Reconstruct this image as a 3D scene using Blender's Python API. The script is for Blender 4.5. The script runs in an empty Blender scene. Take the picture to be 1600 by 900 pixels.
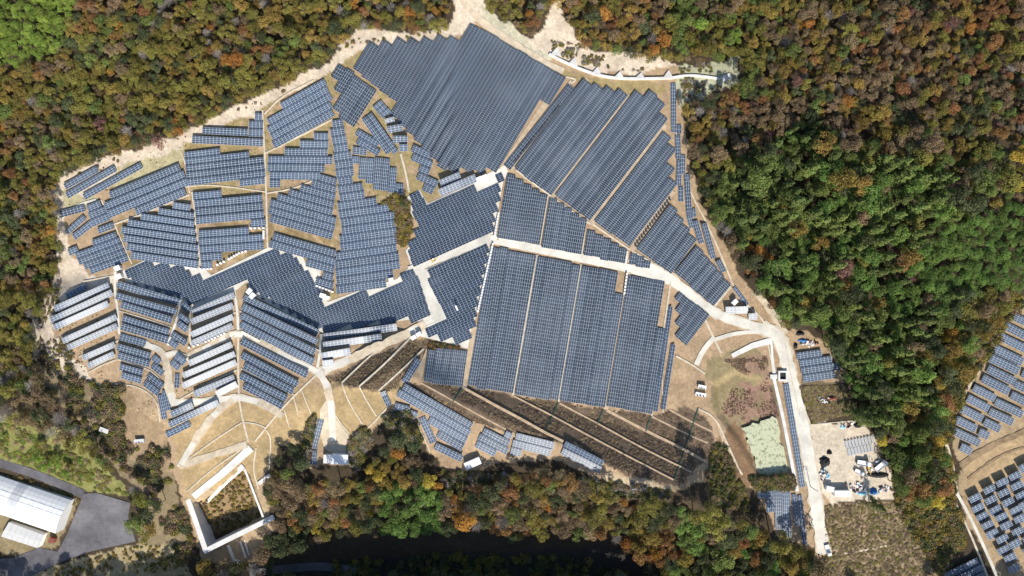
import bpy, math, random
import numpy as np
from mathutils import Vector
from mathutils.geometry import delaunay_2d_cdt

# ------------------------------------------------------------------ camera, sky, sun, exposure
S = 0.30            # metres per map unit at height 0
HC = 320.0          # camera height above height 0
sc = bpy.context.scene
cam = bpy.data.cameras.new("camera"); camo = bpy.data.objects.new("camera", cam)
sc.collection.objects.link(camo)
camo.location = (0, 0, HC); camo.rotation_euler = (0, 0, 0)
cam.sensor_width = 36.0; cam.lens = 36.0 * HC / (1600 * S)
cam.clip_start = 1.0; cam.clip_end = 20000
sc.camera = camo

SUN_EL, SUN_AZ = math.radians(37), math.radians(167)      # azimuth from north (+y), clockwise
world = bpy.data.worlds.new("World"); sc.world = world; world.use_nodes = True
wn = world.node_tree
sky = wn.nodes.new("ShaderNodeTexSky"); sky.sky_type = 'NISHITA'; sky.sun_disc = False
sky.sun_elevation = SUN_EL; sky.sun_rotation = SUN_AZ
sky.altitude = 200; sky.air_density = 1.0; sky.dust_density = 1.0
bg = wn.nodes["Background"]; bg.inputs["Strength"].default_value = 0.105
wn.links.new(sky.outputs[0], bg.inputs[0])
sl = bpy.data.lights.new("sun", 'SUN'); slo = bpy.data.objects.new("sun", sl); sc.collection.objects.link(slo)
sl.energy = 4.4; sl.angle = math.radians(0.53); sl.color = (1.0, 0.94, 0.84)
sdir = Vector((math.sin(SUN_AZ) * math.cos(SUN_EL), math.cos(SUN_AZ) * math.cos(SUN_EL), math.sin(SUN_EL)))
slo.rotation_euler = (-sdir).to_track_quat('-Z', 'Y').to_euler()
slo.location = (0, 0, 200)
sc.view_settings.view_transform = 'Standard'; sc.view_settings.look = 'None'
sc.view_settings.exposure = 0.62; sc.view_settings.gamma = 1.0
sc.view_settings.use_curve_mapping = False
sc.cycles.max_bounces = 6; sc.cycles.transparent_max_bounces = 4

rng = np.random.default_rng(7); rnd = random.Random(7)

# ------------------------------------------------------------------ map helpers
def inpoly(px, py, poly):
    px = np.asarray(px, float); py = np.asarray(py, float)
    r = np.zeros(px.shape, bool); n = len(poly)
    for i in range(n):
        x0, y0 = poly[i]; x1, y1 = poly[(i + 1) % n]
        if y0 == y1: continue
        c = ((y0 > py) != (y1 > py)) & (px < (x1 - x0) * (py - y0) / (y1 - y0) + x0)
        r ^= c
    return r

_lat = rng.random((64, 64))
def vnoise(x, y):
    x = np.asarray(x, float); y = np.asarray(y, float)
    xi = np.floor(x).astype(int); yi = np.floor(y).astype(int)
    fx = x - xi; fy = y - yi
    fx = fx * fx * (3 - 2 * fx); fy = fy * fy * (3 - 2 * fy)
    g = lambda a, b: _lat[a % 64, b % 64]
    return (g(xi, yi) * (1 - fx) + g(xi + 1, yi) * fx) * (1 - fy) + (g(xi, yi + 1) * (1 - fx) + g(xi + 1, yi + 1) * fx) * fy
def fbm(x, y, o=4):
    v = 0; a = 0.5
    for i in range(o):
        v = v + a * vnoise(x + 17.3 * i, y - 9.1 * i); x = x * 2.03; y = y * 2.03; a *= 0.5
    return v / (1 - 0.5 ** o)

def pdist(px, py, poly):
    """distance to a closed outline"""
    px = np.asarray(px, float); py = np.asarray(py, float); d = np.full(px.shape, 1e9); n = len(poly)
    for i in range(n):
        x0, y0 = poly[i]; x1, y1 = poly[(i + 1) % n]
        dx, dy = x1 - x0, y1 - y0; L = dx * dx + dy * dy + 1e-9
        t = np.clip(((px - x0) * dx + (py - y0) * dy) / L, 0, 1)
        d = np.minimum(d, np.hypot(px - x0 - t * dx, py - y0 - t * dy))
    return d

FARM = [(88,300),(97,278),(150,254),(245,230),(300,204),(330,190),(365,169),(420,148),(470,123),(515,103),(540,66),(560,50),
        (640,56),(700,48),(712,22),(702,-30),(760,-30),(748,12),(790,38),(826,66),(850,44),(866,6),(888,36),(905,66),(930,86),(985,88),
        (1010,100),(1060,100),(1100,108),(1150,92),(1152,126),(1090,150),(1066,168),(1070,200),(1082,272),(1104,338),(1140,396),(1168,446),
        (1225,512),(1262,516),(1290,535),(1304,556),(1318,572),(1318,600),(1262,604),(1252,625),(1262,668),(1300,662),(1345,656),
        (1372,690),(1392,735),(1396,776),(1300,784),(1284,795),(1290,850),(1294,880),(1280,880),(1262,840),(1256,856),(1236,848),(1218,842),(1200,800),
        (1182,768),(1150,745),(1130,690),(1112,745),(1050,768),(990,765),(940,752),(880,722),(800,718),(752,734),(700,738),(672,706),
        (650,676),(618,648),(585,668),(566,690),(552,728),(484,730),(484,660),(470,662),(440,690),(410,765),(428,820),(420,838),(395,846),(400,876),
        (316,872),(292,800),(268,730),(262,690),(250,700),(212,702),(176,690),(178,628),(110,582),(62,552),(56,510),(90,446),(98,400),(92,340)]
BASIN = [(304,784),(322,779),(377,733),(388,738),(410,806),(326,856)]
SWAMP = [(1112,600),(1150,575),(1208,598),(1240,742),(1186,750),(1150,690),(1120,650)]

def Z(px, py):
    px = np.asarray(px, float); py = np.asarray(py, float)
    f = np.interp(px, [0, 605, 715, 1050, 1150, 1400, 1700], [7, 7, 11, 1.5, 0, 0, 3])
    g = lambda cx, cy, sx, sy: np.exp(-((px - cx) / sx) ** 2 - ((py - cy) / sy) ** 2)
    f = f + 13 * g(60, 0, 260, 150) + 8 * g(1400, 200, 190, 170) - 13 * g(700, 880, 420, 75) + 20 * g(720, 1010, 330, 65)
    f = f - 6 * g(60, 860, 220, 110) - 5 * g(350, 820, 90, 90) + 5 * g(900, -80, 300, 90)
    # chevron valleys: the wings fall towards the two drains
    ss = lambda v, a, b_: (lambda t: t * t * (3 - 2 * t))(np.clip((v - a) / (b_ - a), 0, 1))
    tri = 0.052 * np.minimum(np.abs(px - 183), np.abs(px - 372)); tri = np.minimum(tri, 4.6)
    tri = tri * np.clip((622 - px) / 122, 0, 1) * ss(px, 40, 84)
    yb = np.interp(px, [0, 192, 285, 300, 387, 397, 506, 560, 620], [430, 436, 469, 480, 442, 457, 520, 506, 496])
    f = f + tri * ss(py - yb, -6, 42) * (1 - ss(py, 630, 700))
    n1 = ((px - 660) * 0.474 - (py - 597) * 0.881)            # away from the ridge, to the north-east
    n2 = ((px - 505) * 0.537 + (py - 585) * 0.844)            # into the ridge from the west road
    n3 = (py - 597) - (px - 500) * 0.16                       # below the crease on the west nose
    s = np.minimum(14.5 - 0.125 * n1, 8.6 + 0.115 * n2)
    s = np.minimum(s, 14.5)
    s = np.where(n3 > 0, np.minimum(s, 14.5 - 0.055 * n3 - 0.02 * np.clip(640 - px, 0, 200)), s)
    s = np.minimum(s, 14.5 - 0.27 * np.clip(py - (718 + (px - 700) * 0.13), 0, 200))
    s = np.minimum(s, 14.5 - 0.2 * np.clip(px - 1085, 0, 200))
    f = np.maximum(f, s)
    f = f - 4.5 * inpoly(px, py, BASIN)
    ins = inpoly(px, py, SWAMP)
    f = np.where(ins, np.minimum(f, -0.32 * np.clip(pdist(px, py, SWAMP), 0, 9)), f)
    return f

def W(px, py, z):
    k = (HC - np.asarray(z, float)) / HC
    return np.stack([(np.asarray(px, float) - 800) * S * k, -(np.asarray(py, float) - 450) * S * k, np.asarray(z, float) + 0 * k], -1)

# ------------------------------------------------------------------ materials
def srgb(r, g, b):
    c = lambda v: (v / 255 / 12.92) if v / 255 <= 0.04045 else ((v / 255 + 0.055) / 1.055) ** 2.4
    return (c(r), c(g), c(b))
MATS = {}
def mat(name, col, rough=0.85, noise=0.25, scale=0.6, metal=0.0, spec=0.3, bump=0.0, detail=6):
    if name in MATS: return MATS[name]
    m = bpy.data.materials.new(name); m.use_nodes = True; nt = m.node_tree
    b = nt.nodes["Principled BSDF"]; b.inputs["Roughness"].default_value = rough
    b.inputs["Metallic"].default_value = metal; b.inputs["Specular IOR Level"].default_value = spec
    tc = nt.nodes.new("ShaderNodeNewGeometry")
    nz = nt.nodes.new("ShaderNodeTexNoise"); nz.inputs["Scale"].default_value = scale; nz.inputs["Detail"].default_value = detail
    nt.links.new(tc.outputs["Position"], nz.inputs["Vector"])
    rp = nt.nodes.new("ShaderNodeMapRange"); rp.inputs["From Min"].default_value = 0.3; rp.inputs["From Max"].default_value = 0.7
    rp.inputs["To Min"].default_value = 1 - noise; rp.inputs["To Max"].default_value = 1 + noise
    nt.links.new(nz.outputs["Fac"], rp.inputs["Value"])
    mx = nt.nodes.new("ShaderNodeVectorMath"); mx.operation = 'MULTIPLY'; mx.inputs[0].default_value = col
    n2 = nt.nodes.new("ShaderNodeTexNoise"); n2.inputs["Scale"].default_value = scale * 5.3; n2.inputs["Detail"].default_value = 8; n2.inputs["Roughness"].default_value = .7; nt.links.new(tc.outputs["Position"], n2.inputs["Vector"])
    r2 = nt.nodes.new("ShaderNodeMapRange"); r2.inputs["From Min"].default_value = .3; r2.inputs["From Max"].default_value = .7; r2.inputs["To Min"].default_value = 1 - noise * .6; r2.inputs["To Max"].default_value = 1 + noise * .6
    nt.links.new(n2.outputs["Fac"], r2.inputs["Value"]); mm = nt.nodes.new("ShaderNodeMath"); mm.operation = 'MULTIPLY'; nt.links.new(rp.outputs[0], mm.inputs[0]); nt.links.new(r2.outputs[0], mm.inputs[1])
    nt.links.new(mm.outputs[0], mx.inputs[1]); nt.links.new(mx.outputs[0], b.inputs["Base Color"])
    if bump:
        bp = nt.nodes.new("ShaderNodeBump"); bp.inputs["Strength"].default_value = bump; bp.inputs["Distance"].default_value = 0.3
        nt.links.new(nz.outputs["Fac"], bp.inputs["Height"]); nt.links.new(bp.outputs[0], b.inputs["Normal"])
    MATS[name] = m; return m

def glass_mat(name, col, rough):
    m = bpy.data.materials.new(name); m.use_nodes = True; nt = m.node_tree; b = nt.nodes["Principled BSDF"]
    b.inputs["Roughness"].default_value = rough; b.inputs["Specular IOR Level"].default_value = 0.6
    at = nt.nodes.new("ShaderNodeAttribute"); at.attribute_name = "tone"
    mp = nt.nodes.new("ShaderNodeMapRange"); mp.inputs["To Min"].default_value = 0.5; mp.inputs["To Max"].default_value = 1.5
    mx = nt.nodes.new("ShaderNodeVectorMath"); mx.operation = 'MULTIPLY'; mx.inputs[0].default_value = col
    nt.links.new(at.outputs["Fac"], mp.inputs["Value"])
    nt.links.new(mp.outputs[0], mx.inputs[1])
    ge = nt.nodes.new("ShaderNodeNewGeometry"); dn = nt.nodes.new("ShaderNodeTexNoise"); dn.inputs["Scale"].default_value = .055; dn.inputs["Detail"].default_value = 7; dn.inputs["Roughness"].default_value = .6
    nt.links.new(ge.outputs["Position"], dn.inputs["Vector"])
    dr = nt.nodes.new("ShaderNodeMapRange"); dr.inputs["From Min"].default_value = .48; dr.inputs["From Max"].default_value = .78; dr.inputs["To Max"].default_value = .30
    nt.links.new(dn.outputs["Fac"], dr.inputs["Value"])
    dm = nt.nodes.new("ShaderNodeMix"); dm.data_type = 'RGBA'; dm.inputs["B"].default_value = (.20, .23, .27, 1)
    nt.links.new(dr.outputs[0], dm.inputs["Factor"]); nt.links.new(mx.outputs[0], dm.inputs["A"]); nt.links.new(dm.outputs["Result"], b.inputs["Base Color"]); return m
M_GLASS = glass_mat("module_glass", (0.045, 0.067, 0.104), 0.34)
M_GLASS_SLATE = glass_mat("slate_module_glass", (0.029, 0.041, 0.060), 0.34)
M_GLASS_DARK = glass_mat("dark_module_glass", (0.020, 0.034, 0.058), 0.34)
M_FRAME = mat("module_frame_aluminium", (0.43, 0.49, 0.57), 0.45, 0.06, 1.0, 0.0, 0.5)
M_POST = mat("galvanised_post", (0.35, 0.36, 0.37), 0.5, 0.1, 2.0, 0.6)
M_CONC = mat("pale_concrete", (0.58, 0.55, 0.48), 0.9, 0.17, 0.16, bump=0.05)
M_WALL = mat("white_concrete", (0.62, 0.61, 0.58), 0.85, 0.16, 0.25)
M_DRAIN = mat("drain_concrete", (0.52, 0.46, 0.36), 0.9, 0.2, 0.5)
M_BERM = mat("berm_soil", (0.40, 0.30, 0.20), 0.95, 0.25, 0.5, bump=0.1)
M_DIRT = mat("packed_sand_track", (0.50, 0.42, 0.31), 0.95, 0.2, 0.4, bump=0.1)
M_TAN = mat("tan_gravel_path", (0.44, 0.34, 0.23), 0.95, 0.2, 0.5)
M_ASPH = mat("worn_asphalt", (0.12, 0.115, 0.125), 0.9, 0.38, 0.09, bump=0.05)
M_GREENP = mat("dark_green_pipe", (0.03, 0.07, 0.055), 0.6, 0.2, 1.0)
M_WHITE = mat("white_paint", (0.78, 0.78, 0.77), 0.5, 0.05, 1.0)
M_ROOFG = mat("grey_ribbed_roof", (0.55, 0.56, 0.57), 0.45, 0.08, 0.6)
M_LGREY = mat("light_grey_roof", (0.55, 0.55, 0.54), 0.6, 0.06, 0.6)
M_DARK = mat("dark_opening", (0.02, 0.02, 0.022), 0.7, 0.2, 1.0)
M_BLUE = mat("blue_tarpaulin", (0.03, 0.16, 0.42), 0.5, 0.2, 1.5, bump=0.3)
M_SKY = mat("light_blue_tarpaulin", (0.22, 0.48, 0.62), 0.5, 0.2, 1.5, bump=0.3)
M_BLACK = mat("black_rubber", (0.02, 0.02, 0.022), 0.8, 0.3, 1.0)
M_YEL = mat("yellow_machine_paint", (0.50, 0.33, 0.06), 0.5, 0.1, 1.0)
M_RUST = mat("rust_red_steel", (0.22, 0.07, 0.05), 0.7, 0.3, 1.0)
M_STEEL = mat("zinc_steel", (0.50, 0.52, 0.54), 0.4, 0.1, 1.0, 0.3)
M_WOODP = mat("weathered_pole_wood", (0.16, 0.13, 0.10), 0.9, 0.2, 2.0)
M_PINK = mat("faded_red_sheet", (0.40, 0.22, 0.2), 0.7, 0.2, 1.0)
M_PANE = mat("window_glass", (0.05, 0.06, 0.07), 0.15, 0.1, 1.0, 0, 0.5)

# ------------------------------------------------------------------ object helpers
C = sc.collection
def mesh(name, verts, faces, m=None, smooth=False):
    me = bpy.data.meshes.new(name)
    me.from_pydata([tuple(map(float, v)) for v in verts], [], [tuple(int(i) for i in f) for f in faces])
    if m: me.materials.append(m)
    if smooth: me.polygons.foreach_set("use_smooth", [True] * len(me.polygons))
    me.update(); return me
def quads_mesh(name, verts, nq, m, attr=None):
    """verts: (nq*4,3) -> separate quads, fast"""
    me = bpy.data.meshes.new(name)
    verts = np.ascontiguousarray(verts, np.float32)
    me.vertices.add(len(verts)); me.vertices.foreach_set("co", verts.ravel())
    me.loops.add(nq * 4); me.loops.foreach_set("vertex_index", np.arange(nq * 4, dtype=np.int32))
    me.polygons.add(nq); me.polygons.foreach_set("loop_start", np.arange(0, nq * 4, 4, dtype=np.int32))
    if attr:
        a = me.attributes.new(attr[0], 'FLOAT', 'FACE'); a.data.foreach_set("value", np.ascontiguousarray(attr[1], np.float32))
    me.materials.append(m); me.update(calc_edges=True); me.validate(); return me
def link(name, me, parent=None, loc=(0, 0, 0)):
    o = bpy.data.objects.new(name, me); C.objects.link(o); o.location = loc
    if parent is not None: o.parent = parent
    return o
def tag(o, label=None, cat=None, group=None, kind=None):
    if label: o["label"] = label
    if cat: o["category"] = cat
    if group: o["group"] = group
    if kind: o["kind"] = kind
    return o
def thing(name, label, cat, loc, group=None):
    o = bpy.data.objects.new(name, None); C.objects.link(o); o.location = tuple(map(float, loc))
    o.empty_display_size = 0.5
    return tag(o, label, cat, group)
def box_vf(cx, cy, z0, z1, hx, hy, ang=0.0, taper=1.0):
    c, s = math.cos(ang), math.sin(ang); v = []
    for z, t in ((z0, 1.0), (z1, taper)):
        for a, b in ((-1, -1), (1, -1), (1, 1), (-1, 1)):
            x, y = a * hx * t, b * hy * t
            v.append((cx + x * c - y * s, cy + x * s + y * c, z))
    return v, [(3, 2, 1, 0), (4, 5, 6, 7), (0, 1, 5, 4), (1, 2, 6, 5), (2, 3, 7, 6), (3, 0, 4, 7)]
def join(parts):
    V, F = [], []
    for v, f in parts:
        n = len(V); V += list(v); F += [tuple(i + n for i in q) for q in f]
    return V, F
def at(px, py, dz=0.0):
    return W(px, py, float(Z(px, py)) + dz)

def densify(pts, step=5.0, smooth=True):
    p = np.array(pts, float)
    if smooth and len(p) > 2:
        for _ in range(2):
            q = [p[0]]
            for a, b in zip(p[:-1], p[1:]): q += [a * .75 + b * .25, a * .25 + b * .75]
            q.append(p[-1]); p = np.array(q)
    out = [p[0]]
    for a, b in zip(p[:-1], p[1:]):
        n = max(1, int(np.hypot(*(b - a)) / step))
        for i in range(1, n + 1): out.append(a + (b - a) * i / n)
    return np.array(out)
def ribbon_mesh(name, pts, w, dz, skirt, m, smooth=True, w1=None, zfix=None, wob=0.0):
    p = densify(pts, 5.0, smooth); n = len(p)
    d = np.gradient(p, axis=0); d /= np.linalg.norm(d, axis=1)[:, None] + 1e-9
    nr = np.stack([-d[:, 1], d[:, 0]], 1)
    wd = np.linspace(w, w1 if w1 is not None else w, n)[:, None] / 2
    wl = wd * (1 + wob * (fbm(p[:, 0] * .11, p[:, 1] * .11, 2) - .5)[:, None] * 2)
    wr = wd * (1 + wob * (fbm(p[:, 0] * .11 + 40, p[:, 1] * .11, 2) - .5)[:, None] * 2)
    L = p + nr * wl; R = p - nr * wr
    if zfix is None:
        z = np.maximum.reduce([Z(*L.T), Z(*p.T), Z(*R.T)])
        k = np.ones(3) / 3; z = np.convolve(np.pad(z, 1, mode='edge'), k, 'valid') if n > 3 else z
        z = np.maximum(z, np.maximum.reduce([Z(*L.T), Z(*p.T), Z(*R.T)])) + dz
    else: z = np.full(n, float(zfix)) if np.isscalar(zfix) else np.interp(np.linspace(0, 1, n), np.linspace(0, 1, len(zfix)), zfix)
    LW, RW = W(L[:, 0], L[:, 1], z), W(R[:, 0], R[:, 1], z)
    LB, RB = LW.copy(), RW.copy(); LB[:, 2] -= skirt; RB[:, 2] -= skirt
    V = np.concatenate([LW, RW, LB, RB]); F = []
    for i in range(n - 1):
        F += [(i, i + 1, n + i + 1, n + i), (2 * n + i, 2 * n + i + 1, i + 1, i), (n + i, n + i + 1, 3 * n + i + 1, 3 * n + i)]
    F += [(0, n, 3 * n, 2 * n), (n - 1, 3 * n - 1, 4 * n - 1, 2 * n - 1)]
    return mesh(name, V, F, m)
def ribbon(name, pts, w, m, dz=0.13, skirt=0.9, kind="structure", label=None, cat=None, group=None, **k):
    o = link(name, ribbon_mesh(name, pts, w, dz, skirt, m, **k)); return tag(o, label, cat, group, kind)
def drape(name, poly, dz, m, step=10.0, kind="structure", zfix=None, ragged=0.0):
    n = len(poly)
    if ragged:
        p = densify(list(poly) + [poly[0]], 4.0, True)[:-1]
        poly = [(x + (float(fbm(x * .12, y * .12, 3)) - .5) * ragged * 2, y + (float(fbm(x * .12 + 31, y * .12, 3)) - .5) * ragged * 2) for x, y in p]; n = len(poly)
    P = np.array(poly, float); x0, y0 = P.min(0); x1, y1 = P.max(0)
    gx, gy = np.meshgrid(np.arange(x0 + step / 2, x1, step), np.arange(y0 + step / 2, y1, step))
    g = np.stack([gx.ravel(), gy.ravel()], 1); g = g[inpoly(g[:, 0], g[:, 1], poly) & (pdist(g[:, 0], g[:, 1], poly) > step * .3)]
    edge = densify(list(poly) + [poly[0]], step, False)[:-1]
    pts = np.concatenate([edge, g]); ne = len(edge)
    r = delaunay_2d_cdt([Vector(q) for q in pts], [(i, (i + 1) % ne) for i in range(ne)], [], 1, 1e-4)
    q = np.array([(v.x, v.y) for v in r[0]])
    z = Z(q[:, 0], q[:, 1]) + dz if zfix is None else np.full(len(q), float(zfix))
    f = [tuple(reversed(t)) for t in r[2]]
    return tag(link(name, mesh(name, W(q[:, 0], q[:, 1], z), f, m)), kind=kind)

# ------------------------------------------------------------------ terrain with land cover colours
def axis(lo, hi, step, far):
    a = np.arange(lo, hi + step, step); L = [lo]; s = step
    while L[-1] > -far: s *= 1.35; L.append(L[-1] - s)
    H = [a[-1]]; s = step
    while H[-1] < far + 1600: s *= 1.35; H.append(H[-1] + s)
    return np.concatenate([np.array(L[1:])[::-1], a, np.array(H[1:])])
gx, gy = axis(-40, 1640, 3.0, 9000), axis(-40, 940, 3.0, 9000)
GX, GY = np.meshgrid(gx, gy); nx, ny = len(gx), len(gy)
px, py = GX.ravel(), GY.ravel()
JX = px + (fbm(px * .07, py * .07) - .5) * 16; JY = py + (fbm(px * .07 + 50, py * .07 + 9) - .5) * 16
col = np.tile(np.array([0.060, 0.046, 0.030]), (len(px), 1))
def paint(poly, c, jit=True, amt=1.0, sel=None):
    k = inpoly(JX if jit else px, JY if jit else py, poly)
    if sel is not None: k &= sel
    col[k] = col[k] * (1 - amt) + np.array(c) * amt
TANC = (0.37, 0.265, 0.165); SANDC = (0.57, 0.48, 0.375); DRYG = (0.30, 0.235, 0.115); SHADED_BRUSH = (0.15, 0.108, 0.075)
N1 = fbm(px * .03, py * .03); N2 = fbm(px * .09 + 11, py * .09)
paint(FARM, TANC)
paint([(280,100),(700,50),(720,280),(640,330),(520,470),(280,430)], DRYG, sel=inpoly(JX, JY, FARM) & (N2 > .46))
paint([(180,330),(530,280),(530,460),(180,420)], (0.26,0.19,0.10), sel=inpoly(JX, JY, FARM) & (N2 > .52))
# pale sandy rim on the north-west
paint([(80,300),(97,274),(150,248),(245,224),(300,200),(365,163),(420,144),(470,118),(515,99),(540,60),(560,44),(640,50),(700,44),(712,16),(700,-40),(764,-40),
       (760,20),(728,52),(704,62),(560,78),(522,112),(420,160),(400,184),(330,198),(290,228),(286,240),(215,258),(170,288),(120,320),(100,330),(112,396),(140,432),(190,424),
       (184,442),(100,470),(82,520),(130,575),(180,625),(110,590),(52,560),(48,505),(84,446),(90,400),(84,340)], SANDC)
paint([(180,262),(218,252),(290,232),(285,255),(175,300)], (0.42,0.37,0.22))
paint([(100,296),(160,312),(130,322),(96,326)], (0.40,0.36,0.22))
paint([(748,12),(790,34),(840,78),(862,86),(852,96),(760,44)], (0.46,0.43,0.32))
paint([(790,36),(842,80),(870,92),(925,112),(1000,116),(1060,96),(985,84),(930,80),(900,60),(870,0),(850,44),(826,62)], SANDC)
paint([(1058,100),(1100,105),(1152,88),(1152,128),(1092,152),(1062,170)], (0.38,0.38,0.26))
paint([(870,104),(925,122),(1048,128),(1044,142),(985,146),(925,136),(885,122)], DRYG)
# west wing slopes and basin banks
paint([(265,650),(380,620),(480,600),(600,620),(560,690),(440,700),(400,760),(290,780)], (0.37,0.27,0.145))
paint([(505,592),(640,604),(600,650),(560,690),(525,660)], (0.36,0.265,0.14))
paint([(168,600),(240,620),(262,700),(170,690)], (0.30,0.215,0.13))
paint([(205,590),(262,640),(250,660),(215,640)], (0.40,0.29,0.18))
paint([(62,552),(112,582),(180,625),(176,690),(262,700),(285,800),(310,872),(260,880),(214,850),(232,772),(186,742),(130,664),(66,604)], (0.21,0.165,0.10))
paint([(176,690),(262,700),(270,735),(240,740),(200,715)], (0.30,0.22,0.135))
paint(BASIN, (0.25,0.175,0.09))
paint([(290,770),(330,880),(400,880),(430,820),(410,760)], (0.36,0.27,0.17), sel=~inpoly(px, py, BASIN))
# brushy embankments, with the shade of the north-facing slopes painted into the ground colour
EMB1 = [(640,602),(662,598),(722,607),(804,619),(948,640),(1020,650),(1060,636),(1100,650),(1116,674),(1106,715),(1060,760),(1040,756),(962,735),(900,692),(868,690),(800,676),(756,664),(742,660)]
EMB2 = [(508,594),(648,530),(666,530),(718,541),(706,548),(664,546),(640,574),(620,606),(598,616)]
paint(EMB1, SHADED_BRUSH); paint(EMB2, (0.165,0.12,0.08))
paint([(940,738),(1000,745),(1050,762),(1040,775),(960,765)], (0.42,0.33,0.22))
# swamp, pond side, yard, right-hand farm, scrub
paint([(1100,560),(1180,540),(1215,600),(1215,650),(1150,680),(1115,640)], (0.25,0.20,0.11))
paint([(1126,640),(1150,600),(1200,590),(1218,650),(1160,668),(1140,655)], (0.27,0.17,0.125), sel=N2 > .42)
paint([(1130,560),(1200,555),(1205,590),(1160,585)], (0.27,0.18,0.125), sel=N2 > .45)
paint([(1110,690),(1150,660),(1190,752),(1165,762),(1130,720)], (0.22,0.14,0.08))
paint([(1264,664),(1345,654),(1392,735),(1398,780),(1300,786),(1276,770)], (0.56,0.48,0.37))
paint([(1250,590),(1318,598),(1330,640),(1270,660)], (0.17,0.13,0.08))
paint([(1290,790),(1390,785),(1470,800),(1480,905),(1292,905)], (0.27,0.20,0.125))
paint([(1590,470),(1680,420),(1680,960),(1560,905),(1505,800),(1498,720),(1484,690),(1520,600)], (0.36,0.265,0.16))
paint([(1500,725),(1600,668),(1680,640),(1680,700),(1600,735),(1520,775)], (0.40,0.29,0.165))
# parking and building yard, verges
paint([(-60,640),(60,650),(130,700),(205,772),(120,765),(0,716),(-60,716)], (0.22,0.215,0.075))
paint([(-60,905),(60,895),(120,872),(215,850),(280,850),(300,910),(150,930)], (0.33,0.265,0.15))
paint([(-40,735),(30,745),(128,775),(90,850),(40,875),(-40,850)], (0.22,0.175,0.10))
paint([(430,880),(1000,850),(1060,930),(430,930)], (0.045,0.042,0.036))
col *= (0.74 + 0.52 * fbm(px * .21, py * .21))[:, None]
zz = Z(px, py) + (fbm(px * .1, py * .1) - .5) * np.where(inpoly(px, py, FARM) & (pdist(px, py, FARM) > 4), 0.06, 0.5)
V = W(px, py, zz)
idx = np.arange(nx * ny).reshape(ny, nx)
Fq = np.stack([idx[:-1, :-1], idx[1:, :-1], idx[1:, 1:], idx[:-1, 1:]], -1).reshape(-1, 4)
me = bpy.data.meshes.new("ground")
me.vertices.add(len(V)); me.vertices.foreach_set("co", V.astype(np.float32).ravel())
me.loops.add(Fq.size); me.loops.foreach_set("vertex_index", Fq.astype(np.int32).ravel())
me.polygons.add(len(Fq)); me.polygons.foreach_set("loop_start", np.arange(0, Fq.size, 4, dtype=np.int32))
ca = me.attributes.new("land", 'FLOAT_COLOR', 'POINT')
ca.data.foreach_set("color", np.concatenate([col, np.ones((len(col), 1))], 1).astype(np.float32).ravel())
me.update(calc_edges=True)
gm = bpy.data.materials.new("land_cover"); gm.use_nodes = True; nt = gm.node_tree; b = nt.nodes["Principled BSDF"]
b.inputs["Roughness"].default_value = 0.95; b.inputs["Specular IOR Level"].default_value = 0.1
at_ = nt.nodes.new("ShaderNodeAttribute"); at_.attribute_name = "land"
ge = nt.nodes.new("ShaderNodeNewGeometry")
n_a = nt.nodes.new("ShaderNodeTexNoise"); n_a.inputs["Scale"].default_value = 0.9; n_a.inputs["Detail"].default_value = 8; n_a.inputs["Roughness"].default_value = .7
n_b = nt.nodes.new("ShaderNodeTexNoise"); n_b.inputs["Scale"].default_value = 0.12; n_b.inputs["Detail"].default_value = 5
for n in (n_a, n_b): nt.links.new(ge.outputs["Position"], n.inputs["Vector"])
mr = nt.nodes.new("ShaderNodeMapRange"); mr.inputs["From Min"].default_value = .3; mr.inputs["From Max"].default_value = .7; mr.inputs["To Min"].default_value = .72; mr.inputs["To Max"].default_value = 1.22
mr2 = nt.nodes.new("ShaderNodeMapRange"); mr2.inputs["From Min"].default_value = .3; mr2.inputs["From Max"].default_value = .7; mr2.inputs["To Min"].default_value = .86; mr2.inputs["To Max"].default_value = 1.12
nt.links.new(n_a.outputs["Fac"], mr.inputs["Value"]); nt.links.new(n_b.outputs["Fac"], mr2.inputs["Value"])
m1 = nt.nodes.new("ShaderNodeVectorMath"); m1.operation = 'MULTIPLY'; m2 = nt.nodes.new("ShaderNodeVectorMath"); m2.operation = 'MULTIPLY'
nt.links.new(at_.outputs["Color"], m1.inputs[0]); nt.links.new(mr.outputs[0], m1.inputs[1])
nt.links.new(m1.outputs[0], m2.inputs[0]); nt.links.new(mr2.outputs[0], m2.inputs[1]); nt.links.new(m2.outputs[0], b.inputs["Base Color"])
bp = nt.nodes.new("ShaderNodeBump"); bp.inputs["Strength"].default_value = .35; bp.inputs["Distance"].default_value = .4
nt.links.new(n_a.outputs["Fac"], bp.inputs["Height"]); nt.links.new(bp.outputs[0], b.inputs["Normal"])
me.materials.append(gm)
tag(link("ground", me), kind="structure")

# ------------------------------------------------------------------ roads, paths, drains, pads
drape("concrete_yard", [(190,424),(231,404),(318,418),(330,430),(420,386),(470,394),(478,412),(502,448),(512,472),(572,450),(620,436),(645,412),
      (668,422),(674,440),(696,496),(656,514),(652,498),(620,502),(560,512),(506,521),(396,462),(386,440),(366,456),(302,484),(284,472),(197,440)], 0.16, M_CONC)
drape("concrete_yard", [(636,308),(655,296),(668,318),(745,284),(752,276),(790,258),(794,268),(786,285),(778,330),(768,374),(645,424),(634,392),(650,370),(656,350),(642,335)], 0.16, M_CONC)
drape("concrete_yard", [(666,420),(764,378),(768,392),(752,462),(744,490),(738,524),(731,545),(700,536),(658,526),(656,512),(696,496)], 0.16, M_CONC)
drape("concrete_pad", [(478,417),(502,420),(500,434),(478,432)], 0.2, M_CONC)
drape("concrete_pad", [(666,545),(660,560),(652,578),(658,596),(668,548)], 0.12, M_TAN)
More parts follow.
